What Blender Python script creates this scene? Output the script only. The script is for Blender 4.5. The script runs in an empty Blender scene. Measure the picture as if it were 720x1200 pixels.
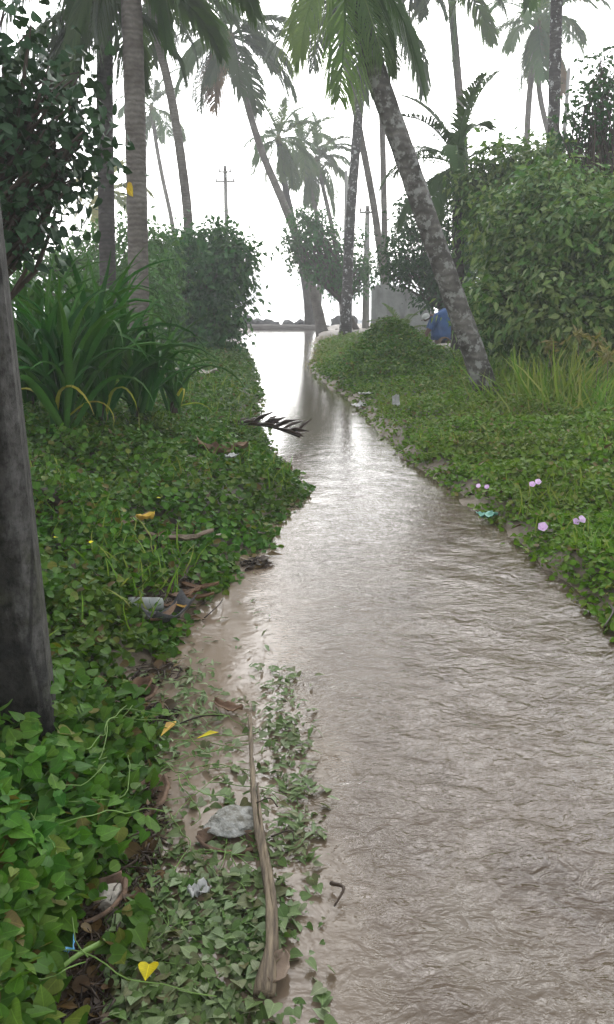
import bpy, math, random
import numpy as np
from mathutils import Vector, Matrix, noise as mnoise

rng = np.random.default_rng(7)
random.seed(7)
R = math.radians
S = bpy.context.scene
COL = S.collection

# ------------------------------------------------------------------ camera
CAM_H, F_PX, PITCH = 1.6, 980.0, R(14.3)
cam_d = bpy.data.cameras.new('camera')
cam_d.sensor_fit = 'VERTICAL'; cam_d.sensor_height = 36.0
cam_d.lens = 36.0 * F_PX / 1200.0
cam_d.clip_start = 0.05; cam_d.clip_end = 8000
cam = bpy.data.objects.new('camera', cam_d); COL.objects.link(cam)
cam.location = (0, 0, CAM_H); cam.rotation_euler = (R(90) - PITCH, 0, 0)
S.camera = cam

# ------------------------------------------------------------------ sky, sun, exposure (bright overcast)
SUN_EL, SUN_AZ = R(34), R(4)          # azimuth measured from +Y towards +X
w = bpy.data.worlds.new('World'); S.world = w; w.use_nodes = True
nt = w.node_tree; bg = nt.nodes['Background']
sky = nt.nodes.new('ShaderNodeTexSky'); sky.sky_type = 'NISHITA'; sky.sun_disc = False
sky.sun_elevation = SUN_EL; sky.sun_rotation = SUN_AZ
sky.air_density = 1.0; sky.dust_density = 1.3; sky.ozone_density = 1.0
hs = nt.nodes.new('ShaderNodeHueSaturation'); hs.inputs['Saturation'].default_value = 0.2
nt.links.new(sky.outputs[0], hs.inputs['Color']); nt.links.new(hs.outputs[0], bg.inputs['Color'])
bg.inputs['Strength'].default_value = 0.15
sun_d = bpy.data.lights.new('sun', 'SUN'); sun_d.energy = 0.5; sun_d.angle = R(80); sun_d.color = (1, 0.97, 0.93)
sun = bpy.data.objects.new('sun', sun_d); COL.objects.link(sun)
sdir = Vector((math.sin(SUN_AZ) * math.cos(SUN_EL), math.cos(SUN_AZ) * math.cos(SUN_EL), math.sin(SUN_EL)))
sun.rotation_euler = sdir.to_track_quat('Z', 'Y').to_euler(); sun.location = sdir * 60
S.view_settings.view_transform = 'Standard'; S.view_settings.look = 'None'
S.view_settings.gamma = 1.0; S.view_settings.use_curve_mapping = False
S.view_settings.exposure = 1.7
S.cycles.use_denoising = True
S.cycles.max_bounces = 8; S.cycles.transparent_max_bounces = 16
S.cycles.volume_bounces = 4
S.cycles.caustics_reflective = False; S.cycles.caustics_refractive = False

# ------------------------------------------------------------------ helpers
def ray(u, v):
    a, b = (u - 360) / F_PX, (600 - v) / F_PX
    c, s = math.cos(PITCH), math.sin(PITCH)
    return np.array([a, c + b * s, -s + b * c])
def at_y(u, v, D):                      # point on that sight line at distance D along +Y
    d = ray(u, v); return np.array([0, 0, CAM_H]) + d * (D / d[1])
def at_z(u, v, z=0.0):                  # point on that sight line at height z
    d = ray(u, v); return np.array([0, 0, CAM_H]) + d * ((z - CAM_H) / d[2])
def mpp(D): return D / F_PX / math.cos(PITCH) * 0.985

def tag(o, label=None, cat=None, group=None, kind=None):
    if label: o['label'] = label
    if cat: o['category'] = cat
    if group: o['group'] = group
    if kind: o['kind'] = kind
    return o
def empty(name, loc, rz=0.0):
    o = bpy.data.objects.new(name, None); COL.objects.link(o)
    o.location = loc; o.rotation_euler = (0, 0, rz); o.empty_display_size = 0.1
    return o
def link(name, me, parent=None, loc=(0, 0, 0)):
    o = bpy.data.objects.new(name, me); COL.objects.link(o); o.location = loc
    if parent: o.parent = parent
    return o

class MB:
    """collects numpy geometry; faces are triangles or quads"""
    veins = False
    def __init__(s): s.v = []; s.q = []; s.t = []; s.a = []; s.l = []; s.n = 0
    def add(s, v, quads=None, tris=None, rnd=None, loc=None):
        v = np.asarray(v, float).reshape(-1, 3)
        if quads is not None and len(quads): s.q.append(np.asarray(quads, int).reshape(-1, 4) + s.n)
        if tris is not None and len(tris): s.t.append(np.asarray(tris, int).reshape(-1, 3) + s.n)
        r = np.full(len(v), 0.5) if rnd is None else np.broadcast_to(rnd, (len(v),))
        s.v.append(v); s.a.append(r); s.l.append(np.zeros((len(v), 3)) + [.3, 0, 0] if loc is None else loc); s.n += len(v); return s
    def mesh(s, name, mat=None, smooth=True):
        me = bpy.data.meshes.new(name)
        v = np.concatenate(s.v) if s.v else np.zeros((0, 3))
        q = np.concatenate(s.q) if s.q else np.zeros((0, 4), int)
        t = np.concatenate(s.t) if s.t else np.zeros((0, 3), int)
        me.vertices.add(len(v)); me.vertices.foreach_set('co', v.astype(np.float32).ravel())
        nl = q.size + t.size
        me.loops.add(nl); me.loops.foreach_set('vertex_index', np.concatenate([q.ravel(), t.ravel()]).astype(np.int32))
        nf = len(q) + len(t); me.polygons.add(nf)
        st = np.concatenate([np.arange(len(q)) * 4, q.size + np.arange(len(t)) * 3]).astype(np.int32)
        me.polygons.foreach_set('loop_start', st)
        me.polygons.foreach_set('use_smooth', np.full(nf, smooth))
        at = me.attributes.new('rnd', 'FLOAT', 'POINT'); at.data.foreach_set('value', np.concatenate(s.a).astype(np.float32))
        if s.veins:
            at = me.attributes.new('luv', 'FLOAT_VECTOR', 'POINT'); at.data.foreach_set('vector', np.concatenate(s.l).astype(np.float32).ravel())
        me.update(calc_edges=True); me.validate()
        if mat: me.materials.append(mat)
        return me
    def obj(s, name, mat, parent=None, smooth=True, loc=(0, 0, 0)):
        return link(name, s.mesh(name, mat, smooth), parent, loc)

def tube(mb, pts, rad, n=6, cap=True, rnd=None, squash=1.0):
    pts = np.asarray(pts, float); m = len(pts); rad = np.broadcast_to(rad, (m,))
    tan = np.gradient(pts, axis=0); tan /= np.linalg.norm(tan, axis=1)[:, None] + 1e-9
    ref = np.array([0, 0, 1.0]) if abs(tan[m // 2][2]) < 0.8 else np.array([1.0, 0, 0])
    a = np.cross(tan, ref); a /= np.linalg.norm(a, axis=1)[:, None] + 1e-9
    b = np.cross(tan, a)
    th = np.linspace(0, 2 * np.pi, n, endpoint=False)
    v = pts[:, None] + rad[:, None, None] * (np.cos(th)[None, :, None] * a[:, None] + squash * np.sin(th)[None, :, None] * b[:, None])
    i = np.arange(m - 1)[:, None] * n; j = np.arange(n)[None]; k = (j + 1) % n
    q = np.stack([i + j, i + k, i + n + k, i + n + j], -1).reshape(-1, 4)
    v = v.reshape(-1, 3); tr = []
    if cap:
        v = np.concatenate([v, pts[:1], pts[-1:]]); e0, e1 = m * n, m * n + 1
        tr = [[e0, (x + 1) % n, x] for x in range(n)] + [[e1, (m - 1) * n + x, (m - 1) * n + (x + 1) % n] for x in range(n)]
    mb.add(v, q, tr, rnd)
    return mb

def spline(pts, n):
    p = np.asarray(pts, float)
    if len(p) == 2: return p[0] + (p[1] - p[0]) * np.linspace(0, 1, n)[:, None]
    t = np.concatenate([[0], np.cumsum(np.linalg.norm(np.diff(p, axis=0), axis=1))])
    m = np.gradient(p, t, axis=0)
    x = np.linspace(0, t[-1], n); i = np.clip(np.searchsorted(t, x) - 1, 0, len(t) - 2)
    h = (t[i + 1] - t[i]); s = ((x - t[i]) / h)[:, None]; h = h[:, None]
    return (2*s**3-3*s**2+1)*p[i] + (s**3-2*s**2+s)*h*m[i] + (-2*s**3+3*s**2)*p[i+1] + (s**3-s**2)*h*m[i+1]

def frames(nrm, t):
    z = nrm / (np.linalg.norm(nrm, axis=1)[:, None] + 1e-9)
    y = t - (t * z).sum(1)[:, None] * z; y /= np.linalg.norm(y, axis=1)[:, None] + 1e-9
    x = np.cross(y, z)
    return np.stack([x, y, z], -1)
def scatter(mb, tmpl, P, nrm, t, sc, rnd=None):
    tv, tq, tt = tmpl; n = len(P)
    if n == 0: return mb
    M = frames(nrm, t); sc = np.broadcast_to(np.asarray(sc, float), (n,))
    v = np.einsum('nij,kj->nki', M, tv) * sc[:, None, None] + P[:, None]
    off = (np.arange(n) * len(tv))[:, None, None]
    q = (np.asarray(tq, int)[None] + off).reshape(-1, 4) if len(tq) else None
    tr = (np.asarray(tt, int)[None] + off).reshape(-1, 3) if len(tt) else None
    if rnd is None: rnd = rng.random(n)
    mb.add(v.reshape(-1, 3), q, tr, np.repeat(rnd, len(tv)), np.tile(tv, (n, 1))); mb.veins = True
    return mb
def unit(n):
    a = rng.normal(size=(n, 3)); return a / np.linalg.norm(a, axis=1)[:, None]

# leaf templates: length 1 along +y from the stalk, folded about the midrib, tip bent down
OVAL = (np.array([[0,0,0],[-.27,.38,.05],[.27,.38,.05],[0,.42,-.03],[0,1,-.12]]), [], [[0,3,1],[0,2,3],[1,3,4],[3,2,4]])
LONG = (np.array([[0,0,0],[-.17,.35,.05],[.17,.35,.05],[0,.4,-.02],[0,1,-.16]]), [], [[0,3,1],[0,2,3],[1,3,4],[3,2,4]])
_h = [(0,0),( .20,-.14),(.42,-.06),(.50,.16),(.42,.42),(.24,.68),(0,1.0),(-.24,.68),(-.42,.42),(-.50,.16),(-.42,-.06),(-.20,-.14)]
HEART = (np.array([[x, y, abs(x)*.22 - .16*max(y,0)**2] for x, y in _h] + [[0,.3,-.02],[0,.62,-.07]]), [],
         [[12,0,1],[12,1,2],[12,2,3],[12,3,4],[13,12,4],[13,4,5],[13,5,6],[13,6,7],[13,7,8],[12,13,8],[12,8,9],[12,9,10],[12,10,11],[12,11,0]])
_r = [(0,0),(.22,.06),(.40,.28),(.44,.55),(.34,.82),(.12,.97),(0,.92),(-.12,.97),(-.34,.82),(-.44,.55),(-.40,.28),(-.22,.06)]
ROUND = (np.array([[x, y, abs(x)*.30 - .08*y*y] for x, y in _r] + [[0,.35,-.02],[0,.65,-.05]]), [], HEART[2])
_r8 = [(0,0),(.34,.16),(.44,.52),(.26,.88),(0,.94),(-.26,.88),(-.44,.52),(-.34,.16)]
ROUND8 = (np.array([[x, y, abs(x)*.30 - .08*y*y] for x, y in _r8] + [[0,.48,-.03]]), [], [[8,i,(i+1)%8] for i in range(8)])
BLADE = (np.array([[-.03,0,0],[.03,0,0],[-.025,.4,.02],[.025,.4,.02],[-.015,.75,-.08],[.015,.75,-.08],[0,1,-.25]]), [[0,1,3,2],[2,3,5,4]], [[4,5,6]])

# ------------------------------------------------------------------ materials
def newmat(name):
    m = bpy.data.materials.new(name); m.use_nodes = True
    return m, m.node_tree, m.node_tree.nodes['Principled BSDF']
def ramp(nt, cols, pos=None):
    r = nt.nodes.new('ShaderNodeValToRGB'); e = r.color_ramp.elements
    pos = pos or [i / max(1, len(cols) - 1) for i in range(len(cols))]
    while len(e) < len(cols): e.new(0.5)
    for x, p, c in zip(e, pos, cols): x.position = p; x.color = (*c, 1)
    return r
def texco(nt, scale=(1, 1, 1), obj=True, rot=(0, 0, 0)):
    t = nt.nodes.new('ShaderNodeTexCoord'); m = nt.nodes.new('ShaderNodeMapping'); m.inputs['Scale'].default_value = scale
    m.inputs['Rotation'].default_value = rot
    nt.links.new(t.outputs['Object'], m.inputs['Vector']); return m.outputs[0]
def noise(nt, vec, scale, detail=4, rough=0.55, dist=0.0):
    n = nt.nodes.new('ShaderNodeTexNoise'); n.inputs['Scale'].default_value = scale; n.inputs['Detail'].default_value = detail
    n.inputs['Roughness'].default_value = rough; n.inputs['Distortion'].default_value = dist
    if vec is not None: nt.links.new(vec, n.inputs['Vector'])
    return n.outputs['Fac']
def mixc(nt, fac, a, b, mode='MIX'):
    m = nt.nodes.new('ShaderNodeMix'); m.data_type = 'RGBA'; m.blend_type = mode
    for s, x in ((0, fac), (6, a), (7, b)):
        if isinstance(x, (int, float)): m.inputs[s].default_value = x
        elif isinstance(x, tuple): m.inputs[s].default_value = (*x, 1)
        else: nt.links.new(x, m.inputs[s])
    return m.outputs[2]
def math_n(nt, op, a, b=None, clamp=False):
    m = nt.nodes.new('ShaderNodeMath'); m.operation = op; m.use_clamp = clamp
    for i, x in enumerate((a, b)):
        if x is None: continue
        if isinstance(x, (int, float)): m.inputs[i].default_value = x
        else: nt.links.new(x, m.inputs[i])
    return m.outputs[0]
def bump(nt, p, h, strength=0.5, dist=0.02):
    b = nt.nodes.new('ShaderNodeBump'); b.inputs['Strength'].default_value = strength; b.inputs['Distance'].default_value = dist
    nt.links.new(h, b.inputs['Height']); nt.links.new(b.outputs[0], p.inputs['Normal']); return b

def leaf_mat(name, cols, pos=None, rough=0.42, trans=0.28, clump=0.9, tcol=(1.25, 1.35, .55), veins=.22):
    cols = [tuple(x * .8 for x in c_) for c_ in cols]
    m, nt, p = newmat(name)
    a = nt.nodes.new('ShaderNodeAttribute'); a.attribute_name = 'rnd'
    oi = nt.nodes.new('ShaderNodeObjectInfo')
    g = nt.nodes.new('ShaderNodeNewGeometry')
    x = math_n(nt, 'FRACT', math_n(nt, 'ADD', a.outputs['Fac'], oi.outputs['Random']))
    r = ramp(nt, cols, pos); nt.links.new(x, r.inputs[0])
    n = noise(nt, g.outputs['Position'], clump, 3)
    hsv = nt.nodes.new('ShaderNodeHueSaturation'); nt.links.new(r.outputs[0], hsv.inputs['Color'])
    nt.links.new(math_n(nt, 'ADD', math_n(nt, 'MULTIPLY', n, 1.1), 0.5), hsv.inputs['Value'])
    nt.links.new(math_n(nt, 'ADD', math_n(nt, 'MULTIPLY', n, 0.08), 0.475), hsv.inputs['Hue'])
    lu = nt.nodes.new('ShaderNodeAttribute'); lu.attribute_name = 'luv'; sp = nt.nodes.new('ShaderNodeSeparateXYZ'); nt.links.new(lu.outputs['Vector'], sp.inputs[0])
    ax = math_n(nt, 'ABSOLUTE', sp.outputs[0]); rib = math_n(nt, 'LESS_THAN', ax, .022)
    sv = math_n(nt, 'LESS_THAN', math_n(nt, 'FRACT', math_n(nt, 'MULTIPLY', math_n(nt, 'SUBTRACT', sp.outputs[1], math_n(nt, 'MULTIPLY', ax, .75)), 6.5)), .12)
    fine = noise(nt, g.outputs['Position'], 60, 3, .6)
    vein = math_n(nt, 'MAXIMUM', math_n(nt, 'MULTIPLY', rib, .5), math_n(nt, 'MULTIPLY', sv, veins))
    hsv2 = nt.nodes.new('ShaderNodeHueSaturation'); nt.links.new(hsv.outputs[0], hsv2.inputs['Color']); hsv2.inputs['Saturation'].default_value = 1.08
    nt.links.new(math_n(nt, 'ADD', math_n(nt, 'ADD', .55, vein), math_n(nt, 'MULTIPLY', fine, .9)), hsv2.inputs['Value']); hsv = hsv2
    nt.links.new(hsv.outputs[0], p.inputs['Base Color'])
    p.inputs['Roughness'].default_value = rough + .08; p.inputs['Specular IOR Level'].default_value = 0.14
    tr = nt.nodes.new('ShaderNodeBsdfTranslucent')
    nt.links.new(mixc(nt, 1.0, hsv.outputs[0], tcol, 'MULTIPLY'), tr.inputs['Color'])
    mx = nt.nodes.new('ShaderNodeMixShader'); mx.inputs[0].default_value = trans
    nt.links.new(p.outputs[0], mx.inputs[1]); nt.links.new(tr.outputs[0], mx.inputs[2])
    nt.links.new(mx.outputs[0], nt.nodes['Material Output'].inputs['Surface'])
    return m
def plain(name, col, rough=0.6, var=0.35, scale=12, stretch=(1, 1, 1), col2=None, bmp=0.3, bd=0.01, spec=0.2):
    m, nt, p = newmat(name); v = texco(nt, stretch)
    n = noise(nt, v, scale, 5)
    col = tuple(c * .84 for c in col); col2 = col2 and tuple(c * .84 for c in col2)
    c2 = col2 or tuple(c * (1 - var) for c in col)
    r = ramp(nt, [c2, col], [0.35, 0.65]); nt.links.new(n, r.inputs[0]); nt.links.new(r.outputs[0], p.inputs['Base Color'])
    p.inputs['Roughness'].default_value = rough; p.inputs['Specular IOR Level'].default_value = spec
    if bmp: bump(nt, p, noise(nt, v, scale * 2.5, 4), bmp, bd)
    return m

def bark_mat(name, cols, ring=26.0, lichen=0.0, lcol=(.42, .42, .38)):
    m, nt, p = newmat(name); v = texco(nt); cols = [tuple(x * .84 for x in c_) for c_ in cols]; lcol = tuple(x * .84 for x in lcol)
    n = noise(nt, v, 3.0, 6, 0.65)
    r = ramp(nt, cols, [.3, .5, .7] if len(cols) == 3 else None); nt.links.new(n, r.inputs[0]); c = r.outputs[0]
    wv = nt.nodes.new('ShaderNodeTexWave'); wv.wave_type = 'BANDS'; wv.bands_direction = 'Z'
    wv.inputs['Scale'].default_value = ring / 6.28 * 1.0; wv.inputs['Distortion'].default_value = 5.0; wv.inputs['Detail'].default_value = 2
    wv.inputs['Detail Scale'].default_value = 2.0
    nt.links.new(v, wv.inputs['Vector'])
    c = mixc(nt, math_n(nt, 'MULTIPLY', wv.outputs['Fac'], 0.3), c, tuple(x * .45 for x in cols[0]))
    if lichen:
        l = ramp(nt, [(0, 0, 0), (1, 1, 1)], [0.57 - lichen * .12, 0.63 - lichen * .12]); nt.links.new(noise(nt, v, 7.5, 9, .68), l.inputs[0])
        c = mixc(nt, math_n(nt, 'MULTIPLY', l.outputs[0], .8), c, lcol)
    nt.links.new(c, p.inputs['Base Color']); p.inputs['Roughness'].default_value = 0.85; p.inputs['Specular IOR Level'].default_value = .12
    bump(nt, p, math_n(nt, 'ADD', wv.outputs['Fac'], noise(nt, v, 30, 4)), 0.6, 0.012)
    return m

M = {}
M['cover_l'] = leaf_mat('creeper_leaf', [(.040,.085,.014),(.068,.132,.02),(.098,.17,.026),(.050,.10,.016),(.125,.185,.035),(.045,.09,.016),(.082,.152,.024),(.16,.17,.04),(.11,.075,.03)], [0,.15,.3,.45,.6,.75,.88,.96,.985], rough=.4, clump=1.3)
M['cover_r'] = leaf_mat('beach_creeper_leaf', [(.075,.135,.012),(.11,.185,.02),(.15,.22,.03),(.085,.145,.015),(.19,.235,.06),(.10,.17,.02),(.13,.20,.03),(.25,.24,.09),(.15,.10,.05)], [0,.15,.3,.45,.6,.75,.88,.96,.985], rough=.42, clump=.8)
M['flood'] = leaf_mat('flooded_leaf', [(.09,.14,.04),(.16,.20,.09),(.06,.10,.022),(.22,.26,.15),(.11,.10,.05),(.18,.23,.11)], rough=.35, clump=2.0, trans=.2)
M['bush_r'] = leaf_mat('right_shrub_leaf', [(.055,.105,.022),(.085,.15,.036),(.12,.185,.055),(.065,.12,.028),(.15,.20,.06),(.20,.24,.10)], rough=.4, clump=.7)
M['bush_l'] = leaf_mat('left_shrub_leaf', [(.032,.085,.026),(.05,.115,.034),(.075,.145,.04)], rough=.45, clump=.8)
M['bush_p'] = leaf_mat('pale_shrub_leaf', [(.05,.11,.025),(.08,.15,.04),(.10,.17,.05)], rough=.45, clump=.8)
M['tree_d'] = leaf_mat('dark_tree_leaf', [(.018,.05,.016),(.03,.07,.02),(.045,.09,.028)], rough=.4, clump=.8)
M['portia'] = leaf_mat('heart_leaf', [(.022,.045,.02),(.03,.058,.024),(.04,.072,.03),(.024,.05,.022)], rough=.4, trans=.12, clump=.9)
M['yleaf'] = leaf_mat('yellow_leaf', [(.45,.34,.03),(.48,.36,.04)], trans=.25, clump=6)
M['oleaf'] = leaf_mat('ochre_leaf', [(.40,.24,.07),(.48,.28,.08)], trans=.15, clump=6)
M['strap'] = leaf_mat('strap_leaf', [(.016,.045,.010),(.026,.066,.014),(.042,.09,.018),(.055,.10,.022)], rough=.4, clump=.8, trans=.2)
M['strap_y'] = leaf_mat('yellowed_strap_leaf', [(.24,.25,.04),(.30,.25,.06)], rough=.5, clump=1.5)
M['frond'] = leaf_mat('palm_frond', [(.10,.135,.06),(.12,.155,.07),(.15,.175,.085)], rough=.4, trans=.5, clump=.4)
M['frond_d'] = leaf_mat('dark_palm_frond', [(.035,.06,.02),(.05,.075,.026)], rough=.45, trans=.3, clump=.4)
M['frond_far'] = leaf_mat('sea_palm_frond', [(.05,.085,.035),(.07,.11,.04),(.10,.125,.05)], rough=.45, trans=.35, clump=.3)
M['frond_y'] = leaf_mat('yellowing_palm_frond', [(.16,.16,.05),(.20,.17,.06),(.11,.14,.04)], rough=.5, trans=.35, clump=.4)
M['frond_b'] = leaf_mat('dry_palm_frond', [(.16,.10,.06),(.22,.14,.09),(.12,.08,.05)], rough=.7, trans=.25, clump=.6, tcol=(1.2,1,.8))
M['rachis'] = plain('frond_stalk', (.17,.17,.06), .5, scale=6)
M['grass'] = leaf_mat('tall_grass', [(.07,.13,.02),(.11,.165,.03),(.14,.18,.04),(.20,.19,.07)], rough=.5, clump=.8)
M['drygrass'] = leaf_mat('dry_grass', [(.17,.145,.06),(.21,.17,.085),(.14,.14,.05)], rough=.6, clump=.8)
M['bark_grey'] = bark_mat('palm_bark_grey', [(.10,.085,.07),(.17,.15,.13),(.25,.23,.20)])
M['bark_dark'] = bark_mat('palm_bark_dark', [(.04,.035,.032),(.075,.065,.06),(.12,.11,.10)])
M['bark_lichen'] = bark_mat('palm_bark_lichen', [(.035,.03,.025),(.10,.092,.08),(.19,.175,.155)], ring=18, lichen=.5, lcol=(.27,.27,.245))
M['bark_spot'] = bark_mat('palm_bark_spotted', [(.045,.04,.035),(.08,.072,.066),(.13,.12,.11)], lichen=.12, lcol=(.6,.6,.58))
M['twig'] = plain('twig', (.075,.055,.04), .8, scale=10, bmp=.5)
M['wetwood'] = plain('wet_wood', (.055,.035,.022), .45, scale=9, stretch=(1,1,1), bmp=.6, var=.6)
M['spathe'] = plain('dry_palm_stalk', (.235,.185,.12), .7, scale=14, stretch=(6,.6,6), col2=(.085,.065,.045), bmp=.6)
M['husk'] = plain('coconut_husk', (.20,.13,.085), .8, scale=16, col2=(.07,.045,.03), bmp=.8)
M['foam'] = plain('dirty_foam', (.36,.36,.33), .9, scale=38, col2=(.15,.14,.11), bmp=1.0)
M['deadleaf'] = plain('dead_leaf', (.22,.13,.07), .55, scale=10, col2=(.10,.055,.03), bmp=.4)
M['paleleaf'] = plain('pale_dead_leaf', (.24,.18,.13), .6, scale=9, col2=(.13,.09,.06), bmp=.4)
M['white'] = plain('white_plastic', (.48,.48,.45), .5, var=.2, scale=8, bmp=.2)
M['stone'] = plain('pale_stone', (.40,.37,.31), .7, scale=12, col2=(.24,.22,.18), bmp=.5)
M['rock'] = plain('sea_rock', (.10,.10,.095), .7, scale=3, col2=(.05,.05,.05), bmp=.8, bd=.05)
M['rot'] = leaf_mat('rotten_leaf', [(.035,.020,.010),(.06,.034,.016),(.10,.058,.026),(.02,.013,.008),(.15,.10,.05)], rough=.3, trans=.1, clump=5, tcol=(1, .8, .6))
M['blue'] = plain('blue_wrapper', (.12,.42,.72), .35, var=.3, scale=20, bmp=.3)
M['teal'] = plain('green_plastic', (.16,.42,.32), .4, var=.3, scale=14, bmp=.3)
M['greenstalk'] = plain('green_stalk', (.16,.27,.06), .45, scale=8, bmp=.2)
M['flower'] = leaf_mat('morning_glory', [(.50,.36,.55),(.60,.46,.62)], trans=.3, clump=8, tcol=(1, 1, 1))
M['flower_c'] = leaf_mat('yellow_floret', [(.75,.60,.05),(.75,.62,.1)], trans=.2, clump=8, tcol=(1, 1, 1))
M['pole'] = plain('pole_concrete', (.36,.35,.32), .8, scale=4, stretch=(1,1,.3), bmp=.2)
M['insul'] = plain('insulator', (.12,.08,.06), .3, bmp=0)
M['log'] = plain('weathered_log', (.24,.22,.20), .8, scale=5, stretch=(.3,3,3), col2=(.13,.115,.10), bmp=.7, bd=.02)

# concrete post, wet and mouldy
m, nt_, p_ = newmat('mouldy_concrete'); v = texco(nt_)
vs = texco(nt_, (1, 1, .3))
c = ramp(nt_, [(.04,.037,.032),(.075,.072,.066),(.125,.121,.114)], [.3,.5,.75]); nt_.links.new(noise(nt_, v, 14, 6, .7), c.inputs[0])
st = ramp(nt_, [(0,0,0),(1,1,1)], [.40,.54]); nt_.links.new(noise(nt_, vs, 4.2, 9, .72, .2), st.inputs[0]); st.color_ramp.elements[0].position = .52; st.color_ramp.elements[1].position = .66
sx_ = nt_.nodes.new('ShaderNodeSeparateXYZ'); nt_.links.new(v, sx_.inputs[0])
mould = math_n(nt_, 'ADD', math_n(nt_, 'MULTIPLY', math_n(nt_, 'SUBTRACT', .125, sx_.outputs[0]), 22.0), math_n(nt_, 'MULTIPLY', math_n(nt_, 'SUBTRACT', noise(nt_, vs, 5.0, 8, .7), .5), 8.0), True)
c2 = mixc(nt_, math_n(nt_, 'MULTIPLY', math_n(nt_, 'MAXIMUM', mould, math_n(nt_, 'MULTIPLY', st.outputs[0], .6)), .93), c.outputs[0], (.018,.017,.014))
ms = ramp(nt_, [(0,0,0),(1,1,1)], [.53,.66]); nt_.links.new(noise(nt_, v, 4, 5, .6), ms.inputs[0])
c3 = mixc(nt_, math_n(nt_, 'MULTIPLY', ms.outputs[0], .55), c2, (.05,.055,.028))
g_ = ramp(nt_, [(.35,.34,.32),(1,1,1),(1.25,1.25,1.22)], [.34,.5,.66]); nt_.links.new(noise(nt_, texco(nt_, (1, 1, .7)), 42, 10, .75), g_.inputs[0]); c3 = mixc(nt_, 1.0, c3, g_.outputs[0], 'MULTIPLY')
ck = ramp(nt_, [(0,0,0),(1,1,1)], [.012,.03]); vo_ = nt_.nodes.new('ShaderNodeTexVoronoi'); vo_.feature = 'DISTANCE_TO_EDGE'; vo_.inputs['Scale'].default_value = 3.1; nt_.links.new(texco(nt_, (1, 1, .35)), vo_.inputs['Vector']); nt_.links.new(vo_.outputs['Distance'], ck.inputs[0])
c3 = mixc(nt_, .55, c3, mixc(nt_, ck.outputs[0], (.01,.01,.01), c3))
nt_.links.new(c3, p_.inputs['Base Color']); p_.inputs['Roughness'].default_value = .7; p_.inputs['Specular IOR Level'].default_value = .08
bump(nt_, p_, math_n(nt_, 'ADD', noise(nt_, v, 55, 8, .75), noise(nt_, v, 12, 5, .6)), .9, .010); M['post'] = m

# grey rendered wall
m, nt_, p_ = newmat('stained_render'); v = texco(nt_); vs = texco(nt_, (1, 1, .25))
c = ramp(nt_, [(.30,.29,.28),(.42,.41,.40)], [.35,.65]); nt_.links.new(noise(nt_, v, 3, 6, .6), c.inputs[0])
st = ramp(nt_, [(0,0,0),(1,1,1)], [.5,.68]); nt_.links.new(noise(nt_, vs, 3.2, 5), st.inputs[0])
nt_.links.new(mixc(nt_, math_n(nt_, 'MULTIPLY', st.outputs[0], .6), c.outputs[0], (.12,.11,.10)), p_.inputs['Base Color'])
p_.inputs['Roughness'].default_value = .85; bump(nt_, p_, noise(nt_, v, 20, 5), .4, .01); M['wall'] = m

# wet ground: sand at the water, humus elsewhere
m, nt_, p_ = newmat('wet_earth'); v = texco(nt_)
a = nt_.nodes.new('ShaderNodeAttribute'); a.attribute_name = 'rnd'
sand = ramp(nt_, [(.125,.098,.067),(.20,.163,.117)], [.35,.65]); nt_.links.new(noise(nt_, v, 6, 7, .7), sand.inputs[0])
hum = ramp(nt_, [(.022,.017,.011),(.06,.045,.028)], [.35,.65]); nt_.links.new(noise(nt_, v, 9, 7, .7), hum.inputs[0])
fac = math_n(nt_, 'ADD', a.outputs['Fac'], math_n(nt_, 'MULTIPLY', math_n(nt_, 'SUBTRACT', noise(nt_, v, 3.5, 5), .5), .9), True)
nt_.links.new(mixc(nt_, fac, hum.outputs[0], sand.outputs[0]), p_.inputs['Base Color'])
p_.inputs['Roughness'].default_value = .55; p_.inputs['Specular IOR Level'].default_value = .2
bump(nt_, p_, noise(nt_, v, 25, 8, .7), .7, .02); M['ground'] = m

# muddy running water: clear skin over turbid brown
m, nt_, p_ = newmat('muddy_water'); nt_.nodes.remove(p_)
a = nt_.nodes.new('ShaderNodeAttribute'); a.attribute_name = 'rnd'       # 1 in the current, 0 in still pools
mud = ramp(nt_, [(.066,.045,.026),(.098,.072,.047),(.125,.098,.070)], [.3,.5,.72])
nt_.links.new(noise(nt_, texco(nt_, (1.4, .8, 1)), 2.2, 5, .6, .8), mud.inputs[0])
cu = nt_.nodes.new('ShaderNodeAttribute'); cu.attribute_name = 'current'
df = nt_.nodes.new('ShaderNodeBsdfDiffuse'); nt_.links.new(mixc(nt_, cu.outputs['Fac'], (.205,.155,.108), mud.outputs[0]), df.inputs['Color'])
tr = nt_.nodes.new('ShaderNodeBsdfTransparent'); tr.inputs['Color'].default_value = (.85,.78,.66,1)
body = nt_.nodes.new('ShaderNodeMixShader'); body.inputs[0].default_value = .22
nt_.links.new(df.outputs[0], body.inputs[1]); nt_.links.new(tr.outputs[0], body.inputs[2])
v1 = texco(nt_, (1.0, 1.35, 1), rot=(0, 0, R(-16)))
h1_ = noise(nt_, v1, 10.5, 3, .5, 1.3); h2_ = noise(nt_, v1, 30, 2, .5, 1.5); h3_ = noise(nt_, v1, 3.0, 2, .5, .4)
hh = math_n(nt_, 'ADD', math_n(nt_, 'ADD', h1_, math_n(nt_, 'MULTIPLY', h2_, .22)), math_n(nt_, 'MULTIPLY', h3_, 1.5))
b = nt_.nodes.new('ShaderNodeBump'); b.inputs['Distance'].default_value = .0125; nt_.links.new(hh, b.inputs['Height'])
nt_.links.new(math_n(nt_, 'ADD', math_n(nt_, 'MULTIPLY', a.outputs['Fac'], .95), .05), b.inputs['Strength'])
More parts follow.
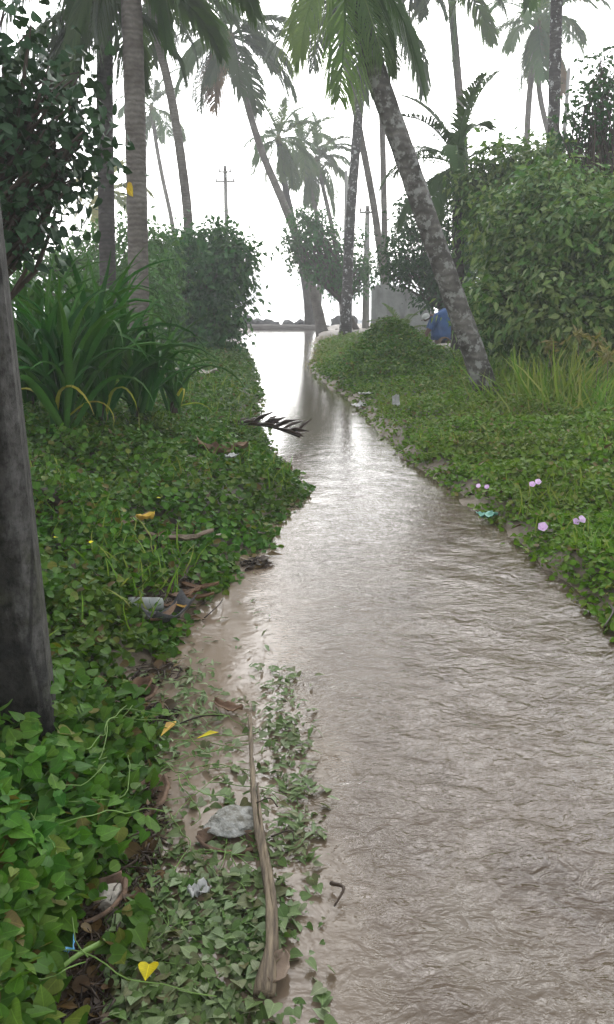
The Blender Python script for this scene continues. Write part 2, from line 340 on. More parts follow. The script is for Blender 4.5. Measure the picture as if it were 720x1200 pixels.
gl = nt_.nodes.new('ShaderNodeBsdfGlossy'); gl.inputs['Roughness'].default_value = .09; gl.inputs['Color'].default_value = (1, 1, 1, 1); nt_.links.new(b.outputs[0], gl.inputs['Normal'])
lw = nt_.nodes.new('ShaderNodeFresnel'); lw.inputs['IOR'].default_value = 1.333; nt_.links.new(b.outputs[0], lw.inputs['Normal'])
mx = nt_.nodes.new('ShaderNodeMixShader'); nt_.links.new(lw.outputs[0], mx.inputs[0])
nt_.links.new(body.outputs[0], mx.inputs[1]); nt_.links.new(gl.outputs[0], mx.inputs[2])
nt_.links.new(mx.outputs[0], nt_.nodes['Material Output'].inputs['Surface']); M['water'] = m

m, nt_, p_ = newmat('sea_water'); v = texco(nt_)
fo = ramp(nt_, [(.16,.18,.17),(.20,.22,.21),(.75,.76,.76)], [.3,.58,.68]); nt_.links.new(noise(nt_, texco(nt_, (.25, 1, 1)), .22, 6, .6), fo.inputs[0])
nt_.links.new(fo.outputs[0], p_.inputs['Base Color']); p_.inputs['Roughness'].default_value = .15
bump(nt_, p_, noise(nt_, v, .8, 5), .8, .4); M['sea'] = m
m, nt_, p_ = newmat('surf_foam'); v = texco(nt_)
fo = ramp(nt_, [(.30,.32,.32),(.80,.81,.81)], [.4,.6]); nt_.links.new(noise(nt_, v, 1.2, 6, .65), fo.inputs[0])
nt_.links.new(fo.outputs[0], p_.inputs['Base Color']); p_.inputs['Roughness'].default_value = .7; M['surf'] = m

# ------------------------------------------------------------------ the stream's course and the ground
EL = [(135,1200),(150,1100),(168,1000),(185,900),(182,850),(198,770),(232,715),(315,648),(332,608),(364,580),(352,556),(322,536),(305,492),(308,465),(303,440),(290,412),(286,393)]
ER = [(720,745),(640,668),(575,612),(520,570),(470,535),(428,490),(408,468),(372,444),(362,430),(374,412),(364,402),(374,391)]
MID = [(335,1200),(350,1000),(338,850),(325,760),(318,690),(322,650),(340,610),(366,582)]
pl = np.array([at_z(*q) for q in EL]); pr = np.array([at_z(*q) for q in ER]); pm = np.array([at_z(*q) for q in MID])
pr = np.concatenate([[[1.62, 2.2, 0], [1.75, .5, 0]], pr])
def edge(p):
    o = np.argsort(p[:, 1]); return p[o, 1], p[o, 0]
yl, xl_ = edge(pl); yr, xr_ = edge(pr); ym, xm_ = edge(pm)
def XL(y): return np.interp(y, yl, xl_)
def XR(y): return np.interp(y, yr, xr_)
def XM(y): return np.where(y < ym[-1], np.interp(y, ym, xm_), XL(y))
def wob(x, y, f, ph=0.0):
    return (np.sin(x * f + ph) * np.cos(y * f * 1.13 + 1.7 * ph) + .5 * np.sin(x * f * 2.3 + y * f * 1.9 + ph)) / 1.5
def sm(a, b, x): t = np.clip((x - a) / (b - a), 0, 1); return t * t * (3 - 2 * t)
def edges_d(x, y):
    xl = XL(y) + .05 * wob(x, y, 6.3, 1.); xr = XR(y) + .06 * wob(x, y, 5.1, 2.)
    return xl - x, x - xr
def H(x, y):
    x = np.asarray(x, float); y = np.asarray(y, float)
    dl, dr = edges_d(x, y)
    ins = np.minimum(-dl, -dr)
    z = np.where(ins > 0, -.05 - .14 * sm(0, .5, ins), 0)
    # still shallows on the near left
    z = np.where((ins > 0) & (x < XM(y)), np.maximum(z, -.045), z)
    zl = -.05 + .14 * sm(-.05, .35, dl) + .16 * sm(.2, 2.0, dl) + .12 * sm(2, 6, dl)
    zr = -.05 + .16 * sm(-.05, .22, dr) + .17 * sm(.2, 1.6, dr) + .18 * sm(1.5, 6, dr)
    z = np.where(dl > -.05, zl, z); z = np.where(dr > -.05, np.maximum(zr, z), z)
    mc = at_y(443, 420, 19.0)
    z = z + .40 * np.exp(-(((x - 1.62) / .85) ** 2 + ((y - 16.8) / 1.7) ** 2)) * (dr > -.05) * sm(-.05, .5, dr)
    z = z + np.where(ins < 0, .035 * wob(x, y, 2.1) + .015 * wob(x, y, 7.3, 3.), 0) * (y < 60)
    z = np.where(y > 47, z * (1 - sm(47, 53, y)) + (-.05 - 1.6 * sm(48, 72, y) - 2 * sm(72, 140, y)) * sm(47, 53, y), z)
    return z
def h1(x, y): return float(H(np.array([x]), np.array([y]))[0])

def axis(a, b, d, far, g=1.35):
    c = list(np.arange(a, b + 1e-6, d)); s = d; x = b; y = a; hi = []; lo = []
    while x < far[1]: s *= g; x += s; hi.append(x)
    s = d
    while y > far[0]: s *= g; y -= s; lo.append(y)
    return np.array(lo[::-1] + c + hi)
gx = axis(-4.0, 5.0, .07, (-3000, 3000), 1.12)
gy = np.concatenate([[-40, -15, -6, -2, 0], np.arange(.6, 8, .07), 8 + np.cumsum(np.geomspace(.08, 1.0, 90)), ])
gy = np.concatenate([gy, axis(gy[-1] + 1.2, gy[-1] + 2, 1.2, (gy[-1] + 1, 3200), 1.2)])
X, Y = np.meshgrid(gx, gy); Z = H(X, Y)
nx, ny = len(gx), len(gy)
ii = (np.arange(ny - 1)[:, None] * nx + np.arange(nx - 1)[None]).ravel()
dl, dr = edges_d(X, Y)
sandy = 1 - sm(.05, .40, np.maximum(dl, dr)) + .8 * sm(28, 40, Y) + .9 * np.exp(-(((X - .45) / .45) ** 2 + ((Y - 13.8) / 1.6) ** 2))
sandy = np.clip(sandy, 0, 1)
g = MB().add(np.stack([X, Y, Z], -1), np.stack([ii, ii + 1, ii + nx + 1, ii + nx], -1), rnd=sandy.ravel())
tag(g.obj('ground', M['ground']), 'wet sandy earth and dark soil on both banks', kind='structure')

wy = np.concatenate([np.arange(.5, 8, .05), np.geomspace(8, 52, 90)])
tt = np.linspace(0, 1, 70)
Xa, Xb = XL(wy) - .7, XR(wy) + .7
WX = Xa[:, None] + (Xb - Xa)[:, None] * tt; WY = np.broadcast_to(wy[:, None], WX.shape)
flow = sm(-.22, .32, WX - XM(WY) + .07 * wob(WX, WY, 4.3, .6) + .03 * wob(WX, WY, 11., 1.)) 
poolc = flow.copy(); flow = flow * (1 - .65 * sm(2.8, 6.0, WY)) * (1 - .8 * sm(5.5, 11, WY))
fl0 = flow; WZ = .006 * wob(WX, WY * 1.6, 5.5, .4) * flow + .004 * wob(WX, WY * 1.5, 11.5, 2.) * flow
n1 = len(tt); ii = (np.arange(len(wy) - 1)[:, None] * n1 + np.arange(n1 - 1)[None]).ravel()
wm = MB().add(np.stack([WX, WY, WZ], -1), np.stack([ii, ii + 1, ii + n1 + 1, ii + n1], -1), rnd=flow.ravel())
wo = wm.obj('stream', M['water']); pa = wo.data.attributes.new('current', 'FLOAT', 'POINT'); pa.data.foreach_set('value', poolc.astype(np.float32).ravel())
tag(wo, 'shallow muddy stream running down between the green banks to the sea', kind='structure')
sx = axis(-40, 40, 4, (-3000, 3000), 1.3); sy = axis(60, 110, 2.5, (59, 3150), 1.25)
SX, SY = np.meshgrid(sx, sy); SZ = -.9 + .22 * np.sin(SY * .55 + .6 * np.sin(SX * .12)) * (SY < 200)
nx = len(sx); ii = (np.arange(len(sy) - 1)[:, None] * nx + np.arange(nx - 1)[None]).ravel()
tag(MB().add(np.stack([SX, SY, SZ], -1), np.stack([ii, ii + 1, ii + nx + 1, ii + nx], -1)).obj('sea', M['sea']), 'pale grey sea with foam beyond the fallen trunk', kind='structure')

# ------------------------------------------------------------------ ground-cover foliage
def tri_normals(n, tilt): 
    a = rng.normal(size=(n, 3)) * tilt; a[:, 2] = 1; return a
def frustum_pts(n, ymin, ymax, side, power=1.5):
    """points on one bank, denser towards the camera, a little wider than the view"""
    u = rng.random(n); k = 1 - power
    y = (ymin ** (k + 1) + u * (ymax ** (k + 1) - ymin ** (k + 1))) ** (1 / (k + 1)) if abs(k + 1) > 1e-3 else ymin * (ymax / ymin) ** u
    lim = .42 * y + .9
    if side < 0:
        xl = XL(y); x = -lim + (xl + lim) * rng.random(n); ok = -lim < xl
    else:
        xr = XR(y); x = xr + (lim - xr) * rng.random(n); ok = lim > xr
    return x[ok], y[ok]
TR = [(at_z(u, v, .04), w_) for u, v, w_ in [(175,925,.03),(172,950,.05),(168,980,.055),(158,1010,.065),(145,1040,.075),(122,1070,.085),(105,1100,.085),(98,1130,.08),(95,1165,.075),(92,1200,.07),(188,780,.09),(182,830,.07),(200,715,.14),(218,695,.12),(262,541,.20),(248,536,.15),(160,602,.12),(178,598,.10),(195,634,.11),(215,634,.10),(150,745,.05),(300,655,.08)]]
def trough(x, y):
    k = np.zeros(len(x), bool)
    for c_, w_ in TR: k |= (x - c_[0]) ** 2 + (y - c_[1]) ** 2 < (w_ * (1 + .3 * np.sin(x * 60 + y * 45))) ** 2
    return k
def cover(side, n, ymin, ymax, hfun, size, tmpl, tilt=.7, power=1.5, thin=None):
    x, y = frustum_pts(n, ymin, ymax, side, power)
    if thin is not None:
        k = rng.random(len(x)) < thin(x, y); x, y = x[k], y[k]
    if side < 0: k = ~trough(x, y); x, y = x[k], y[k]
    else: k = ~((np.abs(x - (524 - 360) / 980 * y) < .45 + .25 * wob(x, y, 3.)) & (y > 18.6) & (y < 26)); x, y = x[k], y[k]
    hh = hfun(x, y) ; f = rng.random(len(x)) ** .85
    z = H(x, y) + .015 + hh * f
    P = np.stack([x + .03 * rng.normal(size=len(x)), y + .03 * rng.normal(size=len(x)), z], -1)
    nrm = tri_normals(len(x), tilt); nrm[:, 1] -= .15
    t = unit(len(x)); t[:, 2] *= .3
    s = size(y) * (.65 + .7 * rng.random(len(x)))
    return P, nrm, t, s
def hl(x, y):
    dl = XL(y) - x
    return .04 + .26 * sm(0, .8, dl) * (.55 + .5 * wob(x, y, 3.1, .3)) + .12 * sm(1.2, 3, dl) + .06 * wob(x, y, 9., 2.) * sm(0, .4, dl)
def hr(x, y):
    dr = x - XR(y)
    return .03 + .17 * sm(.05, .7, dr) * (.6 + .6 * wob(x, y, 2.7, .9)) + .05 * sm(1, 3, dr) + .05 * wob(x, y, 8., 1.) * sm(.1, .5, dr) + .40 * np.exp(-(((x - 1.62) / .8) ** 2 + ((y - 16.8) / 1.5) ** 2)) * sm(0, .5, dr)
def bare(x, y):      # openings where wet earth and drift show
    return np.clip(1.0 - 1.0 * sm(.25, .75, wob(x, y, 3.3, 4.)) - .5 * sm(.3, .7, wob(x, y, 8.1, 1.)), .06, 1)

mb = MB()
P = cover(-1, 56000, 1.5, 9, hl, lambda y: .032 + .0018 * y, ROUND, power=1.5, thin=bare); scatter(mb, ROUND, *P)
P = cover(-1, 70000, 7.5, 27, hl, lambda y: .036 + .003 * y, OVAL, power=1.4); scatter(mb, OVAL, *P)
tag(mb.obj('ground_cover', M['cover_l']), 'bright green low creeper leaves covering the left bank', kind='stuff')
def fringe(x, y):
    dr = x - XR(y)
    return np.clip(.35 + 1.2 * sm(.05, .55, dr) + .5 * wob(x, y, 5.2, 1.), 0, 1)
mb = MB()
P = cover(1, 60000, 2.6, 9, hr, lambda y: .028 + .0016 * y, ROUND8, power=1.4, thin=fringe); scatter(mb, ROUND8, *P)
P = cover(1, 110000, 7.5, 30, hr, lambda y: .034 + .0026 * y, OVAL, power=1.3, thin=fringe)
k = ~((P[0][:, 1] > 19) & (np.abs(P[0][:, 0] - 3.4) < 1.0) & (P[0][:, 1] < 26)); P = tuple(a[k] for a in P); scatter(mb, OVAL, *P)
tag(mb.obj('ground_cover', M['cover_r']), 'yellow-green beach creeper leaves covering the right bank', kind='stuff')

def blades(side, n, ymin, ymax, hfun, size, power=1.5):
    x, y = frustum_pts(n, ymin, ymax, side, power)
    k = (wob(x, y, 1.9, 2.2) + .35 * wob(x, y, 6., .7) > .05) & ((XL(y) - x if side < 0 else x - XR(y)) > .12)
    x, y = x[k], y[k]; n = len(x); t = rng.normal(size=(n, 3)) * .45; t[:, 2] = 1
    return np.stack([x, y, H(x, y) + .4 * hfun(x, y)], -1), np.cross(t, unit(n)), t, size * (.6 + .8 * rng.random(n)) * (1 + .03 * y)
mb = MB()
scatter(mb, BLADE, *blades(-1, 5200, 2.4, 16, hl, .15)); scatter(mb, BLADE, *blades(1, 5200, 3, 18, hr, .14))
tag(mb.obj('short_grass', M['grass']), 'thin grass blades growing up through the creepers on both banks', kind='stuff')
mb = MB()
for sd_, hf in ((-1, hl), (1, hr)):
    x, y = frustum_pts(900, 2.5, 14, sd_, 1.4); n = len(x); P = np.stack([x, y, H(x, y) + .03 + .75 * hf(x, y) * rng.random(n)], -1)
    k = ~((sd_ > 0) & (x - XR(y) < .05)); scatter(mb, LONG, P[k], tri_normals(n, .5)[k], unit(n)[k], .09 * (.4 + rng.random(n))[k])
tag(mb.obj('dead_leaves', M['rot']), 'brown dead leaves caught among the creepers on both banks', kind='stuff')

mb = MB(); n = 22000; x = 1.62 + .72 * rng.normal(size=n); y = 16.6 + 1.5 * rng.normal(size=n); k = x - XR(y) > .1; x, y = x[k], y[k]; n = len(x)
scatter(mb, OVAL, np.stack([x, y, H(x, y) + .02 + hr(x, y) * rng.random(n) ** .6], -1), tri_normals(n, .7), unit(n) * np.array([1, 1, .3]), .075 * (.6 + .7 * rng.random(n)))
tag(mb.obj('creeper_mound', M['cover_l']), 'rounded mound of deep green creeper on the right bank', kind='stuff')

# ------------------------------------------------------------------ palms
def frond_mesh(name, mat, e0, droop, nl=46, seed=0, leaf=.24, hang=.5, width=.016, sparse=0.0, curl=0.0):
    r = np.random.default_rng(seed); n = 15
    s = np.linspace(0, 1, n); th = R(e0) - R(droop) * s ** 1.25
    dx, dz = np.cos(th), np.sin(th)
    x = np.concatenate([[0], np.cumsum((dx[1:] + dx[:-1]) / 2)]) / (n - 1); z = np.concatenate([[0], np.cumsum((dz[1:] + dz[:-1]) / 2)]) / (n - 1)
    c = np.stack([x, curl * s ** 2, z], -1)
    mb = MB(); tube(mb, c, .012 * (1 - .85 * s) + .001, 4)
    ts = np.linspace(.16, .995, nl)
    for sd in (-1, 1):
        t = np.clip(ts + r.normal(0, .006, nl), 0, .999); keep = r.random(nl) > sparse; t = t[keep]; k = len(t)
        p = np.stack([np.interp(t, s, c[:, i]) for i in range(3)], -1); tht = np.interp(t, s, th)
        fw = np.stack([np.cos(tht), 0 * t, np.sin(tht)], -1); up = np.stack([-np.sin(tht), 0 * t, np.cos(tht)], -1)
        side = np.array([0, sd, 0.])[None]
        L = leaf * (np.sin(np.pi * np.clip(t * .92 + .04, 0, 1)) ** .6) * (.8 + .35 * r.random(k)) * np.where(t > .8, .9, 1)
        a = R(38) + R(26) * (1 - t) + r.normal(0, .09, k)
        d = fw * np.cos(a)[:, None] + side * np.sin(a)[:, None] + up * .25
        d /= np.linalg.norm(d, axis=1)[:, None]
        g = np.array([0, 0, -1.])[None] * hang * (.6 + .8 * r.random(k))[:, None]
        m1 = p + d * (L * .5)[:, None] + g * (L * .14)[:, None]
        m2 = p + d * (L * .88)[:, None] + g * (L * .75)[:, None]
        wv = np.cross(d, up); wv /= np.linalg.norm(wv, axis=1)[:, None] + 1e-9
        wv = wv * .8 + up * .35
        w0 = wv * width * .45; w1 = wv * width * .62
        v = np.stack([p - w0, p + w0, m1 - w1, m1 + w1, m2], 1)
        o = (np.arange(k) * 5)[:, None]
        mb.add(v.reshape(-1, 3), o + np.array([[0, 1, 3, 2]]), o + np.array([[2, 3, 4]]), np.repeat(.5 + .25 * r.random(k), 5))
    return mb.mesh(name, mat)
LIB = {}
KIND = [(78, 55), (62, 75), (45, 95), (26, 95), (6, 80), (-18, 60), (-48, 38), (-68, 20)]
def fronds(matkey, k, var, hi=False):
    key = (matkey, k, var, hi)
    if key not in LIB:
        e, d = KIND[k]
        LIB[key] = frond_mesh('frond', M[matkey], e + (var - .5) * 8, d, 78 if hi else 64, seed=k * 7 + var + (100 if hi else 0), hang=.35 + .12 * k, width=.0115 if hi else .019, leaf=.27 if hi else .25, curl=(var - .5) * .16)
    return LIB[key]

def palm(label, D, path, r0, r1, bark='bark_grey', L=3.0, n=15, mat='frond', dry=0, extra=(), ground=True, hi=False, az0=0.0, nuts=0, skip=None, group=None, flare=1.5, name='coconut_palm', old=7):
    pts = [at_y(u, v, D) for u, v in path]
    if ground:
        b = pts[0].copy(); z = h1(b[0], b[1]) - .08
        if b[2] - z > .25: pts.insert(0, np.array([b[0] + (b[0] - pts[1][0]) * min(1.2, (b[2] - z) / max(.3, pts[1][2] - b[2])) * .8, b[1], z]))
        else: pts[0][2] = z
    base = pts[0].copy(); q = spline(pts, 46) - base
    s = np.linspace(0, 1, 46); rad = r1 + (r0 - r1) * (1 - s) ** .8 + r0 * (flare - 1) * np.exp(-s * 14)
    rad = rad * (1 + .025 * np.cos(np.arange(46) * 2.2))
    root = empty(name, base); tag(root, label, 'palm tree', group)
    tb = MB(); tube(tb, q, rad, 12); tb.obj('trunk', M[bark], root)
    top = q[-1]
    # the crown shaft of old leaf bases
    cs = MB(); d = q[-1] - q[-3]; d /= np.linalg.norm(d)
    tube(cs, [top - d * .12, top + d * .12, top + d * .4], [r1 * 1.15, r1 * 1.5, r1 * .5], 8); cs.obj('crown_shaft', M['rachis'], root)
    fl = []
    for i in range(n):
        k = min(old, int((i + .5) / n * 7.6)); fl.append((az0 + i * 137.5 + random.uniform(-12, 12), k, L * random.uniform(.85, 1.1), mat if i < n - dry else 'frond_b'))
    for e in extra: fl.append((e[0], e[1], e[2], e[3] if len(e) > 3 else mat))
    for az, k, l, mk in fl:
        if skip and skip(az % 360, k): continue
        o = link('frond', fronds(mk, k, random.randint(0, 1), hi), root, top + d * .1)
        o.rotation_euler = (R(random.uniform(-14, 14)), R(random.uniform(-6, 6)), R(az)); o.scale = (l, l, l)
    for i in range(nuts):
        a = i * 2.4; nb = MB(); th = np.linspace(0, np.pi, 7)
        tube(nb, np.stack([0 * th, 0 * th, .15 * np.cos(th)], -1), .10 * np.sin(th) + .002, 8, cap=False)
        nb.obj('coconut', M['greenstalk'], root, loc=top + np.array([.24 * math.cos(a), .24 * math.sin(a), -.18 - .1 * (i % 3)]))
    return root

# right bank
palm('stout leaning coconut palm with pale lichen patches, rooted in the right bank', 11.6,
     [(574,458),(556,415),(531,345),(503,265),(474,180),(449,110),(427,40),(405,-60)], .155, .13, 'bark_lichen', L=2.3, n=6, mat='frond', hi=True, az0=30, flare=1.18, old=1,
     extra=[(-84,7,1.85),(-125,6,1.6),(-165,6,1.55),(-60,7,1.5),(-6,6,1.9,'frond_d'),(14,6,1.6,'frond_d')])
palm('straight dark coconut palm with white lichen spots at the corner of the right bank', 32,
     [(405,392),(407,340),(412,240),(419,150),(425,70),(428,-10)], .19, .15, 'bark_spot', L=4.2, n=12, mat='frond_d', az0=10, flare=1.45, old=5)
palm('slender palm leaning left beside the grey wall, curved trunk', 34, [(455,380),(449,320),(438,240),(425,170),(412,105),(396,20),(388,-40)], .15, .10, 'bark_grey', L=3.4, n=12, mat='frond_far', az0=80, flare=1.3)
palm('slender upright palm just behind the left-leaning one at the grey wall', 37, [(453,376),(451,280),(449,180),(446,90),(444,-40)], .14, .10, 'bark_grey', L=3.4, n=12, mat='frond_far', az0=50, flare=1.3)
palm('short bushy palm rising out of the shrubs behind the stout leaning palm', 18.6, [(537,330),(537,290),(537,240),(537,200)], .13, .12, 'bark_dark', L=2.05, n=19, mat='frond_d', az0=20, flare=1.1, old=5)
palm('tall thin palm standing behind the short bushy palm', 33, [(545,200),(541,140),(535,70),(530,10),(528,-30)], .17, .13, 'bark_grey', L=3.2, n=11, mat='frond_far', az0=15, flare=1.2,
     extra=[(178,6,3.0),(-15,5,2.6)])
palm('tall palm with pale mossy trunk rising out of the right shrubs', 21, [(647,300),(648,240),(649,160),(651,60),(654,-50)], .155, .13, 'bark_spot', L=3.0, n=8, mat='frond_far', az0=40, flare=1.1, old=3)
palm('far straight palm with wide crown above the right shrubs', 43, [(617,175),(620,120),(625,70),(630,28)], .17, .13, 'bark_grey', L=3.2, n=17, mat='frond_far', az0=0, flare=1.2, dry=1)
palm('far palm with curved trunk crossing its straight neighbour above the right shrubs', 45, [(648,175),(640,145),(632,105),(631,60),(636,25)], .16, .12, 'bark_grey', L=3.1, n=14, mat='frond_far', az0=25, flare=1.2)
# by the sea
palm('tall palm bowed over the end of the fallen trunk, with dry brown fronds', 41, [(378,386),(372,360),(357,305),(333,240),(308,180),(288,115),(271,45)], .21, .13, 'bark_grey', L=4.0, n=20, mat='frond_d', az0=25, dry=1, flare=1.5, old=5,
     extra=[(178,6,2.4,'frond_b'),(172,5,3.2,'frond_d'),(-10,3,3.6,'frond_d'),(250,6,2.4,'frond_d'),(200,5,3.0,'frond_d'),(150,4,3.6,'frond_d'),(10,4,3.4,'frond_d')])
palm('palm with small tufted crown, trunk flared behind the fallen trunk', 50, [(364,383),(360,345),(352,300),(340,245),(331,200),(327,166)], .24, .14, 'bark_dark', L=2.7, n=19, mat='frond_far', az0=10, flare=1.7)
palm('seaside palm whose crown overlaps the tufted one', 56, [(373,380),(375,310),(372,255),(362,215),(354,175)], .18, .13, 'bark_grey', L=2.9, n=18, mat='frond_far', az0=60, flare=1.3)
palm('wind-bent seaside palm with fronds streaming to the right', 56, [(402,380),(397,320),(390,270),(380,225),(372,190)], .17, .12, 'bark_grey', L=3.0, n=16, mat='frond_far', az0=100, flare=1.3, extra=[(5,2,2.8),(20,3,2.8),(-10,1,2.6)])
# left bank
palm('thick ringed palm trunk rising behind the strap-leaved plants', 13, [(166,430),(164,380),(161,250),(158,120),(154,0),(150,-75)], .155, .145, 'bark_grey', L=2.4, n=10, mat='frond_d', az0=15, flare=1.08, old=3,
     extra=[(190,6,1.5),(215,6,1.9),(160,6,1.7),(-160,5,2.1),(0,6,1.3),(35,6,1.5),(-30,5,1.4)])
palm('dark palm trunk with shaggy crown left of the thick ringed trunk', 16, [(131,440),(128,370),(125,250),(123,120),(123,60),(121,5)], .155, .14, 'bark_dark', L=2.8, n=14, mat='frond_d', az0=60, dry=0, old=3, flare=1.1,
     extra=[(185,6,2.2),(170,5,2.6),(205,5,2.6),(-140,6,1.8),(150,5,2.4),(-25,6,1.7),(5,5,2.0),(35,6,1.6),(-110,6,2.0),(-170,6,2.4)])
palm('slim grey palm curving up through the left shrub', 26, [(212,400),(217,335),(221,275),(213,190),(200,110),(186,50),(174,0)], .15, .115, 'bark_grey', L=3.0, n=12, mat='frond_d', az0=35, flare=1.1, old=3, extra=[(0,3,2.6),(180,4,2.6),(5,5,2.2),(-20,6,1.8),(-60,6,1.8)])
palm('far thin palm seen between the ringed trunk and the slim grey palm', 58, [(206,290),(202,262),(190,205),(182,160),(178,128)], .16, .12, 'bark_grey', L=2.9, n=15, mat='frond_far', az0=5, flare=1.2)
palm('low far palm with yellowing fronds behind the dark trunk', 44, [(128,330),(127,290),(126,255),(125,228)], .16, .13, 'bark_grey', L=2.5, n=15, mat='frond_y', az0=45, flare=1.1, old=5)

# young palm in front of the grey wall
yp = empty('young_palm', (at_y(470, 392, 25)[0], 25, h1(at_y(470, 392, 25)[0], 25))); tag(yp, 'young palm seedling growing in front of the grey wall', 'palm seedling')
for i in range(9):
    o = link('frond', fronds('frond', [0,0,1,1,1,2,2,3,3][i], i % 2), yp, (0, 0, .2)); o.rotation_euler = (0, 0, R(i * 137.5)); s_ = random.uniform(1.0, 1.4); o.scale = (s_, s_, s_)
tb = MB(); tube(tb, [(0, 0, -.05), (0, 0, .3)], [.07, .05], 7); tb.obj('stem', M['rachis'], yp)

# ------------------------------------------------------------------ shrubs and broadleaved trees
def shrub(name, label, cat, base, lobes, n, leaf, mat, tmpl=OVAL, clump=.22, per=26, bark='twig', trunk_r=.06, nb=26, loose=.5, group=None, shell=.55, separate=0, ymat=None):
    base = np.array(base, float); root = empty(name, base); tag(root, label, cat, group)
    more = []
    for (cx, cy, cz, rx, ry, rz) in lobes:
        for d_ in unit(7):
            if d_[2] < -.5: continue
            f_ = rng.uniform(.22, .45); g_ = rng.uniform(.8, 1.12); more.append((cx + d_[0] * rx * g_, cy + d_[1] * ry * g_, cz + d_[2] * rz * g_, rx * f_, ry * f_, rz * f_))
    lobes = [(a_, b_, c_, d_ * .88, e_ * .88, f_ * .88) for a_, b_, c_, d_, e_, f_ in lobes] + more
    vol = np.array([l[3] * l[4] * l[5] for l in lobes]) ** .66; vol = vol / vol.sum()
    P = []; N = []; T = []; tips = []; RN = []
    for (cx, cy, cz, rx, ry, rz), f in zip(lobes, vol):
        c = np.array([cx, cy, cz]); r = np.array([rx, ry, rz]); k = max(3, int(n * f / per))
        d = unit(k); rr = (shell + (1 - shell) * rng.random(k)) * (1 + .2 * rng.normal(size=k))
        cc = c + d * r * rr[:, None]
        for i in range(k):
            m_ = int(per * (.5 + rng.random())); cr = clump * (.6 + .8 * rng.random())
            off = rng.normal(size=(m_, 3)) * cr * np.array([1, 1, .7])
            P.append(cc[i] + off); nn = d[i] * .55 + off / (cr * 2.2) + np.array([0, 0, .55]) + rng.normal(size=(m_, 3)) * loose
            N.append(nn); tt_ = d[i] * .5 + off / cr * .7 + np.array([0, 0, -.35]) + rng.normal(size=(m_, 3)) * .5; T.append(tt_)
            RN.append(np.clip(rng.random() * .5 + .5 * rng.random(m_), 0, 1))
        tips += list(cc[rng.choice(k, min(k, max(3, int(nb * f))), replace=False)])
    P = np.concatenate(P) - base; N = np.concatenate(N); T = np.concatenate(T); RN = np.concatenate(RN)
    keep = P[:, 2] + base[2] > H(P[:, 0] + base[0], P[:, 1] + base[1]) + .02
    P, N, T, RN = P[keep], N[keep], T[keep], RN[keep]
    sz = leaf * (.45 + .95 * rng.random(len(P)))
    if separate:
        MT = frames(N, T); key = sz / (P[:, 1] + base[1]); idx = np.argsort(-key)[:separate]
        me = scatter(MB(), tmpl, np.zeros((1, 3)), np.array([[0, 0, 1.]]), np.array([[0, 1., 0]]), 1.0, np.array([.3])).mesh('leaf', M[mat], True)
        mey = me.copy(); mey.materials[0] = M[ymat] if ymat else M[mat]
        for j, i in enumerate(idx):
            o = link('leaf', mey if j % 60 == 7 else me, root); o.matrix_local = Matrix.Translation(P[i]) @ Matrix(MT[i].tolist()).to_4x4() @ Matrix.Scale(sz[i], 4)
        k2 = np.ones(len(P), bool); k2[idx] = False; P, N, T, RN, sz = P[k2], N[k2], T[k2], RN[k2], sz[k2]
    mb = MB(); scatter(mb, tmpl, P, N, T, sz, RN)
    tag(mb.obj('crown', M[mat], root), kind='stuff')
    tb = MB(); cen = np.average(np.array([l[:3] for l in lobes]), axis=0, weights=vol) - base
    fork = cen * np.array([.5, .5, .35]); tube(tb, spline([np.array([0, 0, -.1]), fork * .6, fork], 6), np.linspace(trunk_r, trunk_r * .7, 6), 7)
    tb.obj('trunk', M[bark], root)
    bb = MB()
    for t_ in tips:
        e = np.array(t_) - base; mid = fork + (e - fork) * .5 + rng.normal(size=3) * .08 * np.linalg.norm(e - fork) + np.array([0, 0, .1]) * np.linalg.norm(e - fork)
        tube(bb, spline([fork, mid, e], 6), np.linspace(trunk_r * .45, .006, 6), 4)
    tag(bb.obj('branches', M[bark], root), kind='stuff')
    return root
def lobe(u, v, ru, rv, D, rd=None):
    c = at_y(u, v, D); m_ = mpp(D); return (c[0], c[1], c[2], ru * m_, rd if rd else ru * m_, rv * m_)
def gbase(u, D):
    x = at_y(u, 400, D)[0]; return (x, D, h1(x, D))

shrub('shrub', 'dense dark green shrub where the left bank meets the sea', 'shrub', gbase(240, 24.5),
      [lobe(232,315,34,36,24.5), lobe(262,322,26,34,23.5), lobe(208,330,28,34,25), lobe(248,360,34,30,23.5), lobe(205,375,30,30,24), lobe(268,375,18,26,22.8), lobe(252,283,20,14,24.5), lobe(278,335,12,18,23.5), lobe(222,285,14,12,25), lobe(235,395,34,16,23), lobe(275,300,10,12,23.5)], 11500, .18, 'bush_l', clump=.27, nb=40)
shrub('shrub', 'paler green shrub behind the two upright palm trunks', 'shrub', gbase(160, 21),
      [lobe(160,300,36,36,21), lobe(190,310,26,38,21.5), lobe(105,310,36,36,22), lobe(140,350,60,35,20), lobe(60,330,40,40,22), lobe(175,360,40,40,19)], 11000, .14, 'bush_p', clump=.22)
shrub('shrub', 'broad mid-green shrub filling the right bank behind the tall grass', 'shrub', gbase(650, 13.5),
      [lobe(655,330,75,70,13.5), lobe(610,300,55,75,14), lobe(705,300,50,80,13), lobe(600,370,45,50,13.2), lobe(690,385,55,35,12.2), lobe(650,250,60,50,14.5), lobe(745,320,55,110,12.5), lobe(640,390,50,30,12.6)], 36000, .125, 'bush_r', clump=.20, nb=70, per=34)
shrub('shrub', 'tall shrub rising behind the broad right shrub below the mossy trunk', 'shrub', gbase(660, 17.5),
      [lobe(600,220,50,45,17.5), lobe(640,210,45,40,17), lobe(700,225,50,50,16.5), lobe(580,260,45,50,18), lobe(670,195,35,30,17), lobe(745,210,40,55,16.5)], 15000, .14, 'bush_r', clump=.24, nb=60, per=30)
